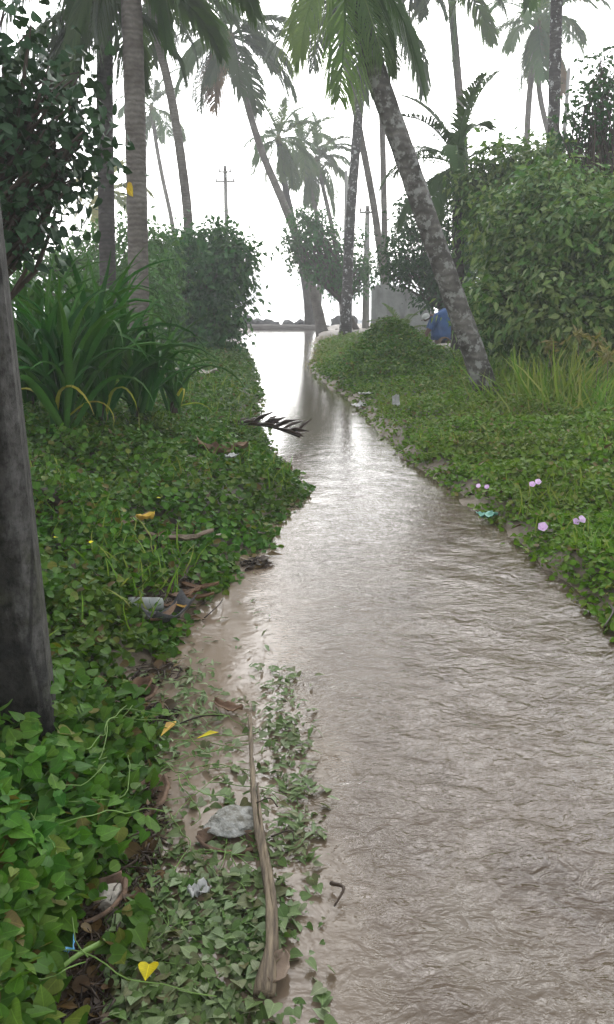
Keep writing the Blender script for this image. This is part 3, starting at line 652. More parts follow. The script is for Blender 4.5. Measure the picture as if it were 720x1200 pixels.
shrub('tree', 'dark leafy tree overhanging the grey wall behind the leaning palm', 'tree', gbase(515, 26.5),
      [lobe(490,300,32,36,26.5), lobe(520,315,34,40,26), lobe(500,260,34,30,27), lobe(545,290,40,60,26), lobe(475,320,20,22,26.5), lobe(508,350,24,14,26.5), lobe(552,350,30,35,25.5)], 13000, .14, 'tree_d', clump=.2, nb=40)
shrub('tree', 'thin leafy treetop standing open against the sky on the right', 'tree', gbase(700, 15.5),
      [lobe(690,135,26,40,15.5), lobe(705,100,22,28,15.5), lobe(672,160,22,22,15.5), lobe(725,140,30,50,15.5)], 1500, .115, 'tree_d', clump=.13, per=10, nb=40, loose=.8, shell=.2)
shrub('tree', 'small seaside tree with rounded crown behind the bowed palm', 'tree', gbase(419, 38),
      [lobe(362,285,24,32,38), lobe(392,300,30,28,38), lobe(345,300,10,22,38), lobe(402,335,20,18,38), lobe(420,325,16,22,38), lobe(375,318,20,18,38), lobe(368,262,14,12,38)], 5200, .20, 'bush_l', clump=.26, nb=50, trunk_r=.14, per=18)
shrub('tree', 'tree with heart-shaped leaves hanging over the concrete post', 'tree', (-3.6, 6.2, h1(-3.6, 6.2)),
      [lobe(20,130,55,60,6), lobe(55,165,42,48,6.2), lobe(25,225,34,45,5.8), lobe(80,110,32,30,6.4), lobe(-30,180,70,110,6), lobe(8,60,45,45,6), lobe(30,280,26,22,5.8), lobe(60,215,32,18,6.1)], 1700, .066, 'portia', HEART, clump=.16, per=8, nb=60, loose=.9, shell=.1, separate=300, ymat='oleaf', trunk_r=.09)

# ------------------------------------------------------------------ strap-leaved plants on the left bank
def strap_mesh(mat, e0, droop, seed, wd=.045):
    r = np.random.default_rng(seed); n = 12; s = np.linspace(0, 1, n)
    th = R(e0) - R(droop) * np.clip(s - .3, 0, 1) ** 1.3 * 1.5
    c = np.stack([np.concatenate([[0], np.cumsum(np.cos(th[1:]))]) / n, .10 * r.normal() * s ** 2, np.concatenate([[0], np.cumsum(np.sin(th[1:]))]) / n], -1)
    wdt = wd * (.75 + .5 * np.sin(np.pi * np.clip(s * .8 + .1, 0, 1))) * (1 - s ** 3) * .8 + .001
    up = np.stack([-np.sin(th), 0 * th, np.cos(th)], -1)
    l = c + np.array([0, 1., 0]) * wdt[:, None] + up * (wdt * .45)[:, None]; rr = c - np.array([0, 1., 0]) * wdt[:, None] + up * (wdt * .45)[:, None]
    v = np.stack([l, c, rr], 1).reshape(-1, 3); i = np.arange(n - 1) * 3
    q = np.concatenate([np.stack([i, i + 1, i + 4, i + 3], -1), np.stack([i + 1, i + 2, i + 5, i + 4], -1)])
    return MB().add(v, q, rnd=r.random()).mesh('leaf', M[mat])
SM = [strap_mesh('strap', e, d, i, .042) for i, (e, d) in enumerate([(88,30),(84,60),(80,95),(74,120),(62,110),(78,45),(72,150),(86,130),(50,100),(80,75)])]
SY_ = [strap_mesh('strap_y', e, d, 20 + i, .04) for i, (e, d) in enumerate([(45,140),(20,110)])]
for u, D, n, s_, lab in [(72, 7.4, 66, 1.55, 'beside the concrete post'), (120, 8.0, 66, 1.6, 'at the foot of the dark palm trunk'), (165, 8.6, 54, 1.35, 'at the foot of the ringed palm trunk'),
                       (35, 8.4, 40, 1.75, 'half hidden behind the concrete post'), (205, 9.4, 28, 1.15, 'at the stream end of the clump'), (95, 10.0, 44, 1.95, 'at the back of the clump')]:
    x = at_y(u, 480, D)[0]; root = empty('strap_leaf_plant', (x, D, h1(x, D)))
    tag(root, 'strap-leaved plant with long arching blades ' + lab, 'plant', 'strap-leaved plants on the left bank')
    tb = MB(); tube(tb, [(0, 0, -.05), (0, 0, .25), (.02, 0, .45)], [.07, .06, .03], 7); tb.obj('stem', M['twig'], root)
    for i in range(n):
        me = SM[random.randrange(10)] if random.random() > .025 else SY_[i % 2]
        o = link('leaf', me, root, (random.uniform(-.06, .06), random.uniform(-.06, .06), .12 + .33 * i / n)); q_ = s_ * random.uniform(.75, 1.15) * (1 if me not in SY_ else .62)
        o.rotation_euler = (random.uniform(-.4, .4), random.uniform(-.3, .3), R(i * 137.5 + random.uniform(-20, 20))); o.scale = (q_, q_ * .55, q_)

# ------------------------------------------------------------------ near-left creeper: 300 leaves one by one
leafH = scatter(MB(), HEART, np.zeros((1, 3)), np.array([[0, 0, 1.]]), np.array([[0, 1., 0]]), 1.0, np.array([.2]))
leaf_h = leafH.mesh('leaf', M['cover_l'])
def leaf_parts(root, P, N, T, sz, me, name='leaf'):
    MT = frames(N, T); b = np.array(root.location)
    for i in range(len(P)):
        o = link(name, me, root); o.matrix_local = Matrix.Translation(P[i] - b) @ Matrix(MT[i].tolist()).to_4x4() @ Matrix.Scale(float(sz[i]), 4)
def vines(mb, n, area, zf, r=.003, L=.6):
    for i in range(n):
        x, y = area(); a = random.uniform(0, 6.28); p = []
        for k in range(9):
            p.append((x, y, (zf(x, y) if k == 0 else .6 * p[-1][2] + .4 * zf(x, y)))); a += random.gauss(0, .3); x += L / 9 * math.cos(a); y += L / 9 * math.sin(a)
        tube(mb, spline(p, 16), r, 4)
b0 = at_z(60, 960, .15); cr = empty('creeper', (b0[0], b0[1], h1(b0[0], b0[1]))); tag(cr, 'broad-leaved bright green creeper sprawling round the foot of the concrete post', 'plant')
def near_left(n):
    u = rng.uniform(-30, 185, n); v = rng.uniform(800, 1215, n)
    k = u < 180 - np.clip((v - 960) / 240, 0, 1) * 95 + 20 * np.sin(v * .05); k2 = ~((u[k] < 64) & (v[k] < 905)); u, v = u[k][k2], v[k][k2]
    P = np.array([at_z(a, b, .10 + .12 * rng.random()) for a, b in zip(u, v)]); return P
P = near_left(2900); P = P[~trough(P[:, 0], P[:, 1])]
zg = H(P[:, 0], P[:, 1]); P[:, 2] = np.maximum(P[:, 2], zg + .05)
P[:, 2] = zg + .04 + (.10 + .20 * sm(0, .6, XL(P[:, 1]) - P[:, 0])) * (.15 + .85 * rng.random(len(P)) ** .8) * (1 + .35 * wob(P[:, 0], P[:, 1], 11.))
N = tri_normals(len(P), .55); N[:, 1] -= .25; T = unit(len(P)); T[:, 2] = -.25; sz = .048 * (.5 + .8 * rng.random(len(P)))
o_ = np.argsort(-P[:, 2] + .02 * rng.random(len(P)))
leaf_parts(cr, P[o_[:300]], N[o_[:300]], T[o_[:300]], sz[o_[:300]], leaf_h)
mb = MB(); r_ = o_[300:]; scatter(mb, HEART, P[r_], N[r_], T[r_], sz[r_]); t_ = mb.obj('foliage', M['cover_l'], cr); t_.location = -np.array(cr.location); tag(t_, kind='stuff')
mb = MB(); bx = lambda: (random.uniform(-1.0, -.5), random.uniform(1.5, 2.9)); vines(mb, 16, bx, lambda x, y: h1(x, y) + .12 + .10 * random.random(), .0018, .5)
t_ = mb.obj('vine_stem', M['greenstalk'], cr); t_.location = -np.array(cr.location); tag(t_, kind='stuff')

# flooded creeper lying flat in the shallows
leaf_f = scatter(MB(), HEART, np.zeros((1, 3)), np.array([[0, 0, 1.]]), np.array([[0, 1., 0]]), 1.0, np.array([.2])).mesh('leaf', M['flood'])
b0 = at_z(250, 1050, 0); fc = empty('flooded_creeper', (b0[0], b0[1], -.04)); tag(fc, 'pale creeper leaves flattened in the muddy shallows around the foam lump', 'plant')
u = rng.uniform(130, 385, 7200); v = rng.uniform(835, 1215, 7200)
dens = (.25 + .75 * sm(960, 1080, v)) * (1 - .55 * np.exp(-((u - 235) / 40) ** 2 - ((v - 890) / 40) ** 2)) * (1 - sm(300 + 25 * np.sin(v * .031), 350 + 25 * np.sin(v * .031), u) * .93)
k = rng.random(7200) < dens * .9; u, v = u[k], v[k]
P = np.array([at_z(a, b, .008) for a, b in zip(u, v)]); P[:, 2] = -.018 + .042 * rng.random(len(P)); P[:, 2] = np.maximum(P[:, 2], H(P[:, 0], P[:, 1]) + .01)
N = tri_normals(len(P), .42); T = unit(len(P)); T[:, 2] *= .1; T[:, 1] -= .6; sz = .027 * (.4 + 1.3 * rng.random(len(P)) ** 1.6)
o_ = np.argsort(-sz)
leaf_parts(fc, P[o_[:300]], N[o_[:300]], T[o_[:300]], sz[o_[:300]], leaf_f)
mb = MB(); r_ = o_[300:]; scatter(mb, HEART, P[r_], N[r_], T[r_], sz[r_]); t_ = mb.obj('foliage', M['flood'], fc); t_.location = -np.array(fc.location); tag(t_, kind='stuff')
mb = MB()
def fa():
    p = at_z(random.uniform(170, 345), random.uniform(850, 1190)); return p[0], p[1]
vines(mb, 55, fa, lambda x, y: .006 + .012 * random.random() - .05 * float(x > XM(y) - .03), .0018, .35)
t_ = mb.obj('vine_stem', M['greenstalk'], fc); t_.location = -np.array(fc.location); tag(t_, kind='stuff')
# torn leaves drifted along the still pool and the channel's margin
mb = MB(); u = np.concatenate([rng.normal(328, 17, 420) + 0, rng.uniform(200, 320, 60), rng.normal(215, 26, 380)]); v = np.concatenate([rng.uniform(780, 1010, 420), rng.uniform(700, 840, 60), rng.normal(825, 38, 380)])
u[:420] += (v[:420] - 780) * .08
P = np.array([at_z(a, b, .008) for a, b in zip(u, v)]); P[:, 2] = np.maximum(.004 + .02 * rng.random(len(P)), H(P[:, 0], P[:, 1]) + .012)
T = unit(len(P)); T[:, 2] *= .15; scatter(mb, LONG, P, tri_normals(len(P), .3), T, .05 * (.5 + .8 * rng.random(len(P))))
tag(mb.obj('drift_leaves', M['flood']), 'torn green leaves drifted along the edge of the still pool', kind='stuff')

# rotting wet debris between the creeper and the shallows
mb = MB(); fl_ = MB()
for i in range(2300):
    c_, w_ = TR[random.randrange(len(TR))]; rr_ = w_ * math.sqrt(random.random()) * 1.25; a = random.uniform(0, 6.28)
    x, y = c_[0] + rr_ * math.cos(a), c_[1] + rr_ * math.sin(a); z = max(h1(x, y), -.01) + random.uniform(.004, .06) * (1.2 - rr_ / w_ * .8)
    a = random.gauss(1.3, .9); l = random.uniform(.02, .12); d = np.array([math.cos(a), math.sin(a), random.uniform(-.25, .25)]) * l; q0 = np.array([x, y, z])
    if i % 3: tube(mb, [q0 - d / 2, q0 + np.array([random.gauss(0, .008), 0, .008]), q0 + d / 2], [.0012, random.uniform(.0012, .005), .001], 4)
    else: scatter(fl_, ROUND if i % 2 else LONG, q0[None], tri_normals(1, .5), d[None], random.uniform(.02, .055) * (1 + .12 * max(0, y - 2)))
tag(mb.obj('wet_litter', M['wetwood']), 'dark rotting twigs and wet fibres washed up along the left bank', kind='stuff')
tag(fl_.obj('rotten_leaves', M['rot']), 'dark brown rotting leaves matted along the left bank', kind='stuff')

# ------------------------------------------------------------------ grass on the right bank
mb = MB(); c0 = at_y(650, 470, 10.6)
def tuft(mb, cx, cy, n, rad, hgt, lean=.7):
    x = cx + rng.normal(size=n) * rad; y = cy + rng.normal(size=n) * rad; z = H(x, y)
    t = np.stack([rng.normal(size=n) * lean * .6 + (x - cx) / rad * .25, rng.normal(size=n) * lean * .6, np.ones(n)], -1)
    nr = np.cross(t, unit(n)); scatter(mb, (BLADE[0] * np.array([.6, 1, 1]), BLADE[1], BLADE[2]), np.stack([x, y, z], -1), nr, t, hgt * (.6 + .7 * rng.random(n)))
for u, D, n, h_ in [(655, 10.2, 170, .72), (622, 10.8, 90, .5), (690, 9.8, 80, .5), (600, 12, 90, .45), (720, 9.2, 80, .5), (575, 13.5, 90, .4), (590, 12.8, 80, .4), (670, 11.2, 80, .6), (640, 9.4, 60, .45)]:
    tuft(mb, at_y(u, 440, D)[0], D, n, .26, h_)
tag(mb.obj('tall_grass', M['grass']), 'tuft of long yellow-green grass in front of the right shrub', kind='stuff')
mb = MB()
for u, v in [(388,404),(380,398),(392,412),(376,420),(400,400),(370,408),(385,424)]:
    p = at_z(u, v, .15); tuft(mb, p[0], p[1], 160, .5, .22, .9)
tag(mb.obj('dry_grass', M['drygrass']), 'short straw-coloured grass below the spotted palm', kind='stuff')
for u, v, D, h_ in [(646,405,10.5,1.15), (700,400,9.8,1.2), (712,415,9.4,1.0), (678,392,10.6,1.2)]:
    x = at_y(u, v, D)[0]; zt = at_y(u, v, D)[2]; root = empty('seed_stalk', (x, D, h1(x, D))); tag(root, 'dry straw-coloured seed head standing above the grass tuft', 'dry weed', 'dry seed heads in the grass')
    zt = max(.4, zt - h1(x, D)); tb = MB(); tube(tb, spline([(0, 0, 0), (.03, 0, zt * .5), (0, 0, zt)], 8), .004, 4); tb.obj('stem', M['spathe'], root)
    mb = MB(); n = 26; P = np.tile([[0, 0, zt]], (n, 1)) + rng.normal(size=(n, 3)) * .03; T = unit(n); T[:, 2] -= .3
    scatter(mb, LONG, P, unit(n), T, .12 * (.5 + rng.random(n))); tag(mb.obj('seed_head', M['drygrass'], root), kind='stuff')

# ------------------------------------------------------------------ concrete post (a vertical pole leaving the frame at the top)
pb = at_z(60, 890, .08); px_, py_ = pb[0] - .135, pb[1] + .02
post = MB(); hw, hd, ch = .150, .105, .018
sec = np.array([(-hw+ch,-hd),(hw-ch*2,-hd),(hw,-hd+ch*2.4),(hw,hd-ch),(hw-ch,hd),(-hw+ch,hd),(-hw,hd-ch),(-hw,-hd+ch)])
zs = np.array([-.3, .2, .6, 1, 1.5, 2, 3, 4, 5.5, 7.5]); v = []
for z in zs: k = 1 - .055 * z * .5; v += [(a * k, b_ * k, z) for a, b_ in sec]
n = len(sec); i = np.arange(len(zs) - 1)[:, None] * n; j = np.arange(n)[None]; k = (j + 1) % n
post.add(v, np.stack([i + j, i + k, i + n + k, i + n + j], -1).reshape(-1, 4)); post.add([v[-n + q] for q in range(n)], [[0,1,2,3],[3,4,5,0],[0,5,6,7]][:0], [[0,a,a+1] for a in range(1, n - 1)])
po = post.obj('concrete_post', M['post'], smooth=False, loc=(px_, py_, h1(px_, py_))); po.rotation_euler = (0, R(-1.3), R(12))
tag(po, 'tall mould-blackened concrete post with chamfered corner, half out of view', 'post')

# ------------------------------------------------------------------ utility poles
def upole(label, u, vtop, D, r, arms):
    t = at_y(u, vtop, D); z0 = h1(t[0], D); root = empty('utility_pole', (t[0], D, z0)); tag(root, label, 'utility pole')
    hgt = t[2] - z0; mb = MB(); tube(mb, [(0, 0, -.1), (0, 0, hgt * .5), (0, 0, hgt)], [r * 1.3, r * 1.1, r * .8], 8); mb.obj('shaft', M['pole'], root)
    for dz, l in arms:
        mb = MB(); tube(mb, [(-l, -r - .02, hgt - dz), (l, -r - .02, hgt - dz)], .045, 4); a = mb.obj('crossarm', M['pole'], root)
        for s_ in (-.85, 0, .85):
            mb = MB(); tube(mb, [(0, 0, 0), (0, 0, .1), (0, 0, .16)], [.05, .04, .02], 6); mb.obj('insulator', M['insul'], a, loc=(l * s_, -r - .02, hgt - dz + .05))
upole('concrete utility pole with two crossarms above the dark left shrub', 264, 194, 50, .12, [(.35, .35), (.85, .55)])
upole('concrete utility pole with one short crossarm left of the grey wall', 431, 241, 40, .13, [(.3, .38)])
upole('bare thin utility pole behind the spotted palm', 406, 200, 52, .11, [])
upole('thin grey pole rising above the right shrubs beside the mossy trunk', 667, 80, 40, .10, [])

# ------------------------------------------------------------------ broken wall, fallen trunk, rocks, surf
wb = at_y(436, 388, 29); wz = h1(wb[0], 29) - .1
top = [(436,340),(441,334),(455,333),(470,336),(485,341),(500,352),(508,366),(520,371)]
wp = [at_y(u, v, 29) for u, v in top]; mb = MB(); v = []
for q in wp:
    for y in (29, 29.22): v += [(q[0], y, wz), (q[0], y, q[2])]
n = len(wp); q4 = []
for i in range(n - 1):
    a = i * 4; b_ = a + 4; q4 += [[a, b_, b_ + 1, a + 1], [a + 3, b_ + 3, b_ + 2, a + 2], [a + 1, b_ + 1, b_ + 3, a + 3]]
q4 += [[0, 1, 3, 2], [(n - 1) * 4 + 2, (n - 1) * 4 + 3, (n - 1) * 4 + 1, (n - 1) * 4]]
mb.add(np.array(v) - np.array([wb[0], 29, wz]), q4); o = mb.obj('broken_wall', M['wall'], smooth=False, loc=(wb[0], 29, wz)); tag(o, 'broken grey rendered wall with slanting top beside the slender palms', 'wall')

la, lb = at_y(230, 385.5, 46), at_y(386, 386.5, 46); z_ = h1(0, 46)
mb = MB(); pts = spline([(la[0], 46.4, z_ + .24), (-1.8, 46.0, z_ + .26), (lb[0], 45.8, z_ + .24)], 30)
tube(mb, pts - np.array([-2, 46, z_]), .22 + .012 * np.sin(np.arange(30) * 1.7) - .03 * np.linspace(0, 1, 30), 12); tag(mb.obj('log', M['log'], loc=(-2, 46, z_)), 'long grey fallen trunk lying across the mouth of the stream', 'log')
def rock(name, loc, s, mat, label, cat, group=None, seed=0, sub=2):
    import bmesh
    bm = bmesh.new(); bmesh.ops.create_icosphere(bm, subdivisions=sub, radius=1)
    for vv in bm.verts:
        f = 1 + .35 * mnoise.noise(vv.co * 1.3 + Vector((seed * 3.1, seed, 0))) + .12 * mnoise.noise(vv.co * 4 + Vector((0, seed, 5)))
        vv.co = Vector((vv.co.x * s[0], vv.co.y * s[1], vv.co.z * s[2])) * f
    me = bpy.data.meshes.new(name); bm.to_mesh(me); bm.free(); me.materials.append(M[mat])
    o = link(name, me, loc=loc); o.rotation_euler = (0, 0, seed * 1.3); tag(o, label, cat, group); return o
for i, (u, w_) in enumerate([(258,.62),(289,.55),(303,.5),(322,.4),(338,.5),(352,.45),(276,.4),(314,.5),(396,.5),(412,.4),(244,.45)]):
    D = 49 + (i % 3) * .8; x = at_y(u, 382, D)[0]; rock('sea_rock', (x, D, h1(x, D) + w_ * .45), (w_, w_ * .8, w_ * .75), 'rock', 'dark boulder on the shore behind the fallen trunk', 'rock', 'boulders on the shore', i)
mb = MB(); xs = np.linspace(-22, 26, 160); ys = np.linspace(-2.4, 3.2, 26); WX, WY = np.meshgrid(xs, ys)
cz = (1.1 + .5 * np.sin(WX * .5) + .25 * np.sin(WX * 1.7 + 1)) * np.exp(-(WY / 1.0) ** 2) * np.clip(.35 + .9 * np.exp(-((WX + 6.0) / 3.0) ** 2) + .3 * np.sin(WX * .3), .1, 1.4)
cz += .14 * wob(WX, WY, 4.) * cz
ii = (np.arange(25)[:, None] * 160 + np.arange(159)[None]).ravel(); mb.add(np.stack([WX, WY, cz], -1), np.stack([ii, ii + 1, ii + 161, ii + 160], -1))
tag(mb.obj('breaking_wave', M['surf'], loc=(0, 66, -1.0)), 'white breaking wave behind the boulders on the shore', 'wave')

# ------------------------------------------------------------------ litter and debris
def sheet(name, mat, loc, l, wd, rz, label, cat, curl=.3, crump=.15, seed=1, group=None, nx=9, ny=7, pointed=False, tilt=(0, 0), parent=None):
    r = np.random.default_rng(seed); a, b = np.meshgrid(np.linspace(-1, 1, nx), np.linspace(-1, 1, ny))
    wf = np.sqrt(np.clip(1 - a ** 2, .02, 1)) if pointed else 1 + .12 * np.sin(a * 5 + seed)
    x = a * l / 2; y = b * wd / 2 * wf * (1 + .1 * r.normal(size=a.shape)); z = curl * wd * (b ** 2) * .5 + curl * l * .25 * a ** 2 + crump * wd * .5 * r.normal(size=a.shape)
    z = z - z.min(); i = (np.arange(ny - 1)[:, None] * nx + np.arange(nx - 1)[None]).ravel()
    o = MB().add(np.stack([x, y, z], -1), np.stack([i, i + 1, i + nx + 1, i + nx], -1), rnd=.3).obj(name, M[mat], parent, loc=loc)
    sd = o.modifiers.new('thick', 'SOLIDIFY'); sd.thickness = .0025
    o.rotation_euler = (tilt[0], tilt[1], rz); tag(o, label, cat, group); return o
def gz(u, v, up=.0):
    p = at_z(u, v, .05); z = max(h1(p[0], p[1]), 0); p = at_z(u, v, z + up); return np.array([p[0], p[1], max(h1(p[0], p[1]), 0) + up])

# the long dry palm stalk with its flared base
pp = [gz(293,838,.03), gz(296,900,.035), gz(300,960,.05), gz(312,1030,.035), gz(317,1100,.035), gz(310,1165,.02)]
b0 = pp[-1]; q = spline(np.array(pp) - b0, 40); s_ = np.linspace(0, 1, 40)
st = empty('palm_stalk', b0); tag(st, 'long dry brown palm stalk with flared base lying in the shallows', 'palm stalk')
mb = MB(); tube(mb, q, .0065 + .005 * s_ + .0015 * np.sin(s_ * 47) + .001 * np.sin(s_ * 23) + .016 * sm(.88, 1, s_), 8, squash=.6); mb.obj('stalk', M['spathe'], st)
mb = MB(); tube(mb, spline(q[[14, 22, 30, 36]] + np.array([.014, 0, -.004]), 14), np.linspace(.004, .011, 14), 6); mb.obj('split_strip', M['spathe'], st)
mb = MB(); tube(mb, spline([q[18], q[18] + np.array([.05, .01, .015]), q[18] + np.array([.075, -.03, .01])], 8), .0025, 4); mb.obj('side_twig', M['wetwood'], st)
sheet('torn_sheath', 'paleleaf', (.03, .07, .0), .10, .055, R(75), None, None, .35, .05, 3, parent=st, pointed=True)
# dirty foam lump in a broken husk
fb = gz(272, 975)
rock('foam_lump', fb + np.array([0, .03, .018]), (.075, .085, .028), 'foam', 'crumbling dirty white foam lump beside the dry palm stalk', 'foam', seed=4, sub=4)
def husk(loc, l, wd, rz, label, seed=0):
    th = np.linspace(-1.25, 1.25, 9); s = np.linspace(-1, 1, 9); a, b = np.meshgrid(s, th); w_ = np.sqrt(1.02 - a ** 2)
    r = np.random.default_rng(seed); f = 1 + .06 * r.normal(size=a.shape)
    v = np.stack([a * l / 2, np.sin(b) * wd / 2 * w_ * f, (1 - np.cos(b) * w_) * wd / 2 * f], -1); i = (np.arange(8)[:, None] * 9 + np.arange(8)[None]).ravel()
    o = MB().add(v, np.stack([i, i + 1, i + 10, i + 9], -1)).obj('coconut_husk', M['husk'], loc=loc); sd = o.modifiers.new('t', 'SOLIDIFY'); sd.thickness = .012; o.rotation_euler = (.15, 0, rz)
    tag(o, label, 'coconut husk')
husk(fb + np.array([0, -.055, -.012]), .19, .09, R(-8), 'curved brown husk at the edge of the foam lump', 1)
husk(gz(170, 945, .01), .24, .10, R(75), 'dark wet husk lying at the edge of the creeper', 2)
husk(gz(108, 1070, .0), .20, .11, R(50), 'rotten husk beside the pale stone in the wet litter', 3)
husk(gz(160, 820, .01), .16, .10, R(30), 'small husk at the lower corner of the still pool', 5)
rock('stone', gz(127, 1052, .03), (.028, .045, .03), 'stone', 'pale smooth stone in the dark wet litter', 'stone', seed=2, sub=3)
sheet('paper_scrap', 'white', gz(233, 1050, .012), .055, .035, .4, 'crumpled white scrap on the flooded leaves', 'litter', .5, .5, 6)
sheet('blue_wrapper', 'blue', gz(82, 1106, .06), .055, .022, R(105), 'small bright blue plastic wrapper in the wet litter', 'litter', .4, .3, 7)
mb = MB(); p0, p1 = gz(52, 1150, .07), gz(122, 1103, .07); tube(mb, spline([p0 - p0, (p1 - p0) * .5 + np.array([0, 0, .012]), p1 - p0], 10), np.linspace(.005, .0075, 10), 7)
tag(mb.obj('green_stem', M['greenstalk'], loc=p0), 'snapped thick green stem across the wet litter', 'stem')
def single(tm, mat, loc, sc, rz, label, cat, name, tilt=.15, group=None):
    o = scatter(MB(), tm, np.zeros((1, 3)), np.array([[0, 0, 1.]]), np.array([[0, 1., 0]]), sc, np.array([.3])).obj(name, M[mat], loc=loc); o.rotation_euler = (tilt, 0, rz); tag(o, label, cat, group); return o
single(HEART, 'yleaf', gz(175, 1130, .035), .05, R(180), 'bright yellow heart-shaped fallen leaf on the flooded creeper', 'leaf', 'fallen_leaf')
single(LONG, 'yleaf', gz(257, 858, .03), .09, R(120), 'curled yellow fallen leaf at the top of the palm stalk', 'leaf', 'fallen_leaf')
single(LONG, 'oleaf', gz(207, 845, .03), .12, R(160), 'narrow orange-brown fallen leaf below the still pool', 'leaf', 'fallen_leaf')
sheet('fallen_leaf', 'deadleaf', gz(268, 832, .012), .13, .05, R(-25), 'dark red-brown curled leaf at the lip of the still pool', 'leaf', .5, .2, 12, pointed=True)
sheet('fallen_leaf', 'deadleaf', gz(158, 815, .03), .16, .10, R(40), 'broad brown folded leaf beside the small husk', 'leaf', .6, .15, 14, pointed=True)
def twig(u0, v0, u1, v1, r, label, name='twig', mat='wetwood', up=.02, bow=.03):
    a, b = gz(u0, v0, up), gz(u1, v1, up); mb = MB(); mid = (b - a) * .5 + np.array([bow, 0, .02]); tube(mb, spline([a - a, mid, b - a], 12), np.linspace(r, r * .5, 12), 6); return tag(mb.obj(name, M[mat], loc=a), label, 'twig')
twig(388, 1035, 392, 1062, .006, 'short dark twig poking out of the running water', up=.02)
twig(240, 724, 262, 700, .004, 'thin dark twig at the head of the still pool')
twig(262, 838, 205, 850, .005, 'dark twig stranded along the lower lip of the still pool', bow=.02)
twig(318, 980, 345, 985, .003, 'wiry black twig sticking out beside the dry palm stalk', up=.03)
twig(716, 690, 708, 735, .008, 'grey dead branch leaning at the right water edge', up=.08)
twig(420, 472, 400, 455, .01, 'bleached driftwood stick on the sand spit', mat='spathe')
# bottle, boot-like debris and dry leaves on the drift pile by the pool
b0 = gz(190, 697, .05); prof = [(0,.0),(.030,.004),(.033,.02),(.033,.14),(.028,.165),(.013,.185),(.013,.205)]
bt = empty('plastic_bottle', b0); tag(bt, 'cloudy plastic bottle lying on the drift pile by the still pool', 'bottle')
mb = MB(); tube(mb, [(0, 0, z) for _, z in prof], [max(.001, r) for r, _ in prof], 12, cap=True)
mg, ntg, pg = newmat('cloudy_plastic'); pg.inputs['Base Color'].default_value = (.36,.38,.36,1); pg.inputs['Roughness'].default_value = .4; pg.inputs['Transmission Weight'].default_value = .5; pg.inputs['IOR'].default_value = 1.2
mb.obj('body', mg, bt); mb = MB(); tube(mb, [(0, 0, .20), (0, 0, .222)], [.016, .016], 10); mb.obj('cap', M['white'], bt)
bt.rotation_euler = (R(80), 0, R(-62)); bt.scale = (1.15, 1.15, 1.2)
sheet('rubber_scrap', 'rock', gz(200, 728, .03), .30, .10, R(58), 'dark grey curled rubber scrap at the edge of the still pool', 'litter', .9, .08, 21)
single(ROUND, 'oleaf', gz(212, 697, .07), .10, R(200), 'round tan dry leaf on top of the drift pile', 'leaf', 'fallen_leaf')
ST_ = ['nearest the bottle', 'under the rubber scrap', 'nearest the pool water', 'at the foot of the pile', 'under the round tan leaf', 'at the head of the pile']
for i, (u, v, l, rz) in enumerate([(222,690,.24,.3),(205,706,.28,.9),(228,700,.22,-.2),(192,714,.24,1.2),(216,684,.2,.6),(235,684,.2,.1)]):
    sheet('dry_leaf_strip', 'deadleaf', gz(u, v, .03 + .01 * i), l, .04, rz, 'torn brown leaf strip in the drift pile, ' + ST_[i], 'leaf', .5, .2, 30 + i, 'brown strips in the drift pile', pointed=True)
sheet('dry_palm_bract', 'paleleaf', gz(210, 635, .10), .42, .07, .15, 'long tan dry bract lying across the left creeper', 'bract', .4, .12, 41, pointed=True)
sheet('dry_palm_bract', 'spathe', gz(221, 633, .15), .14, .07, .1, 'short cream dry bract on the end of the long tan one', 'bract', .4, .1, 42, pointed=True)
sheet('fallen_leaf', 'oleaf', gz(170, 597, .17), .12, .09, .6, 'pale tan curled leaf lying on the left creeper', 'leaf', .5, .15, 43, pointed=True)
sheet('fallen_leaf', 'deadleaf', gz(150, 605, .12), .32, .09, .7, 'dark brown leaf below the pale tan curled leaf', 'leaf', .4, .12, 44, pointed=True)
sheet('fallen_leaf', 'deadleaf', gz(262, 538, .10), .45, .16, .2, 'heap of brown leaf on the left bank above the pool', 'leaf', .5, .3, 45)
sheet('paper_scrap', 'white', gz(272, 541, .16), .11, .07, .8, 'small pale scrap on the brown leaf heap', 'litter', .4, .2, 46)
a, b = gz(20, 578, .1), gz(86, 590, .12); mb = MB(); tube(mb, spline([a - a, (b - a) * .5, b - a], 10), [.07,.075,.07,.075,.07,.07,.065,.06,.05,.03], 9); tag(mb.obj('rotten_log', M['wetwood'], loc=a), 'dark rotten log end sticking out behind the concrete post', 'log')
# dead black frond hanging into the stream
root = empty('dead_frond', gz(285, 500, .1)); tag(root, 'blackened dead palm frond hanging over the water from the left bank', 'palm frond')
b0 = np.array(root.location); e = at_z(352, 512, .1) - b0; mb = MB(); tube(mb, spline([np.zeros(3) - e * .25, e * .5 + np.array([0, 0, .05]), e], 10), np.linspace(.034, .012, 10), 5); mb.obj('rachis', M['wetwood'], root)
for i in range(22):
    s_ = -.2 + 1.15 * i / 22; a = e * s_ + np.array([0, 0, .05 * math.sin(3.14 * s_)]); sd = 1 if i % 2 else -1; L_ = random.uniform(.25, .55)
    d = np.array([.55, sd * .5, random.uniform(-.15, .45)]) * L_; mb = MB(); tube(mb, [a, a + d * .5 + np.array([0, 0, .02]), a + d], [.016, .032, .004], 4, squash=.7); mb.obj('leaflet', M['wetwood'], root)
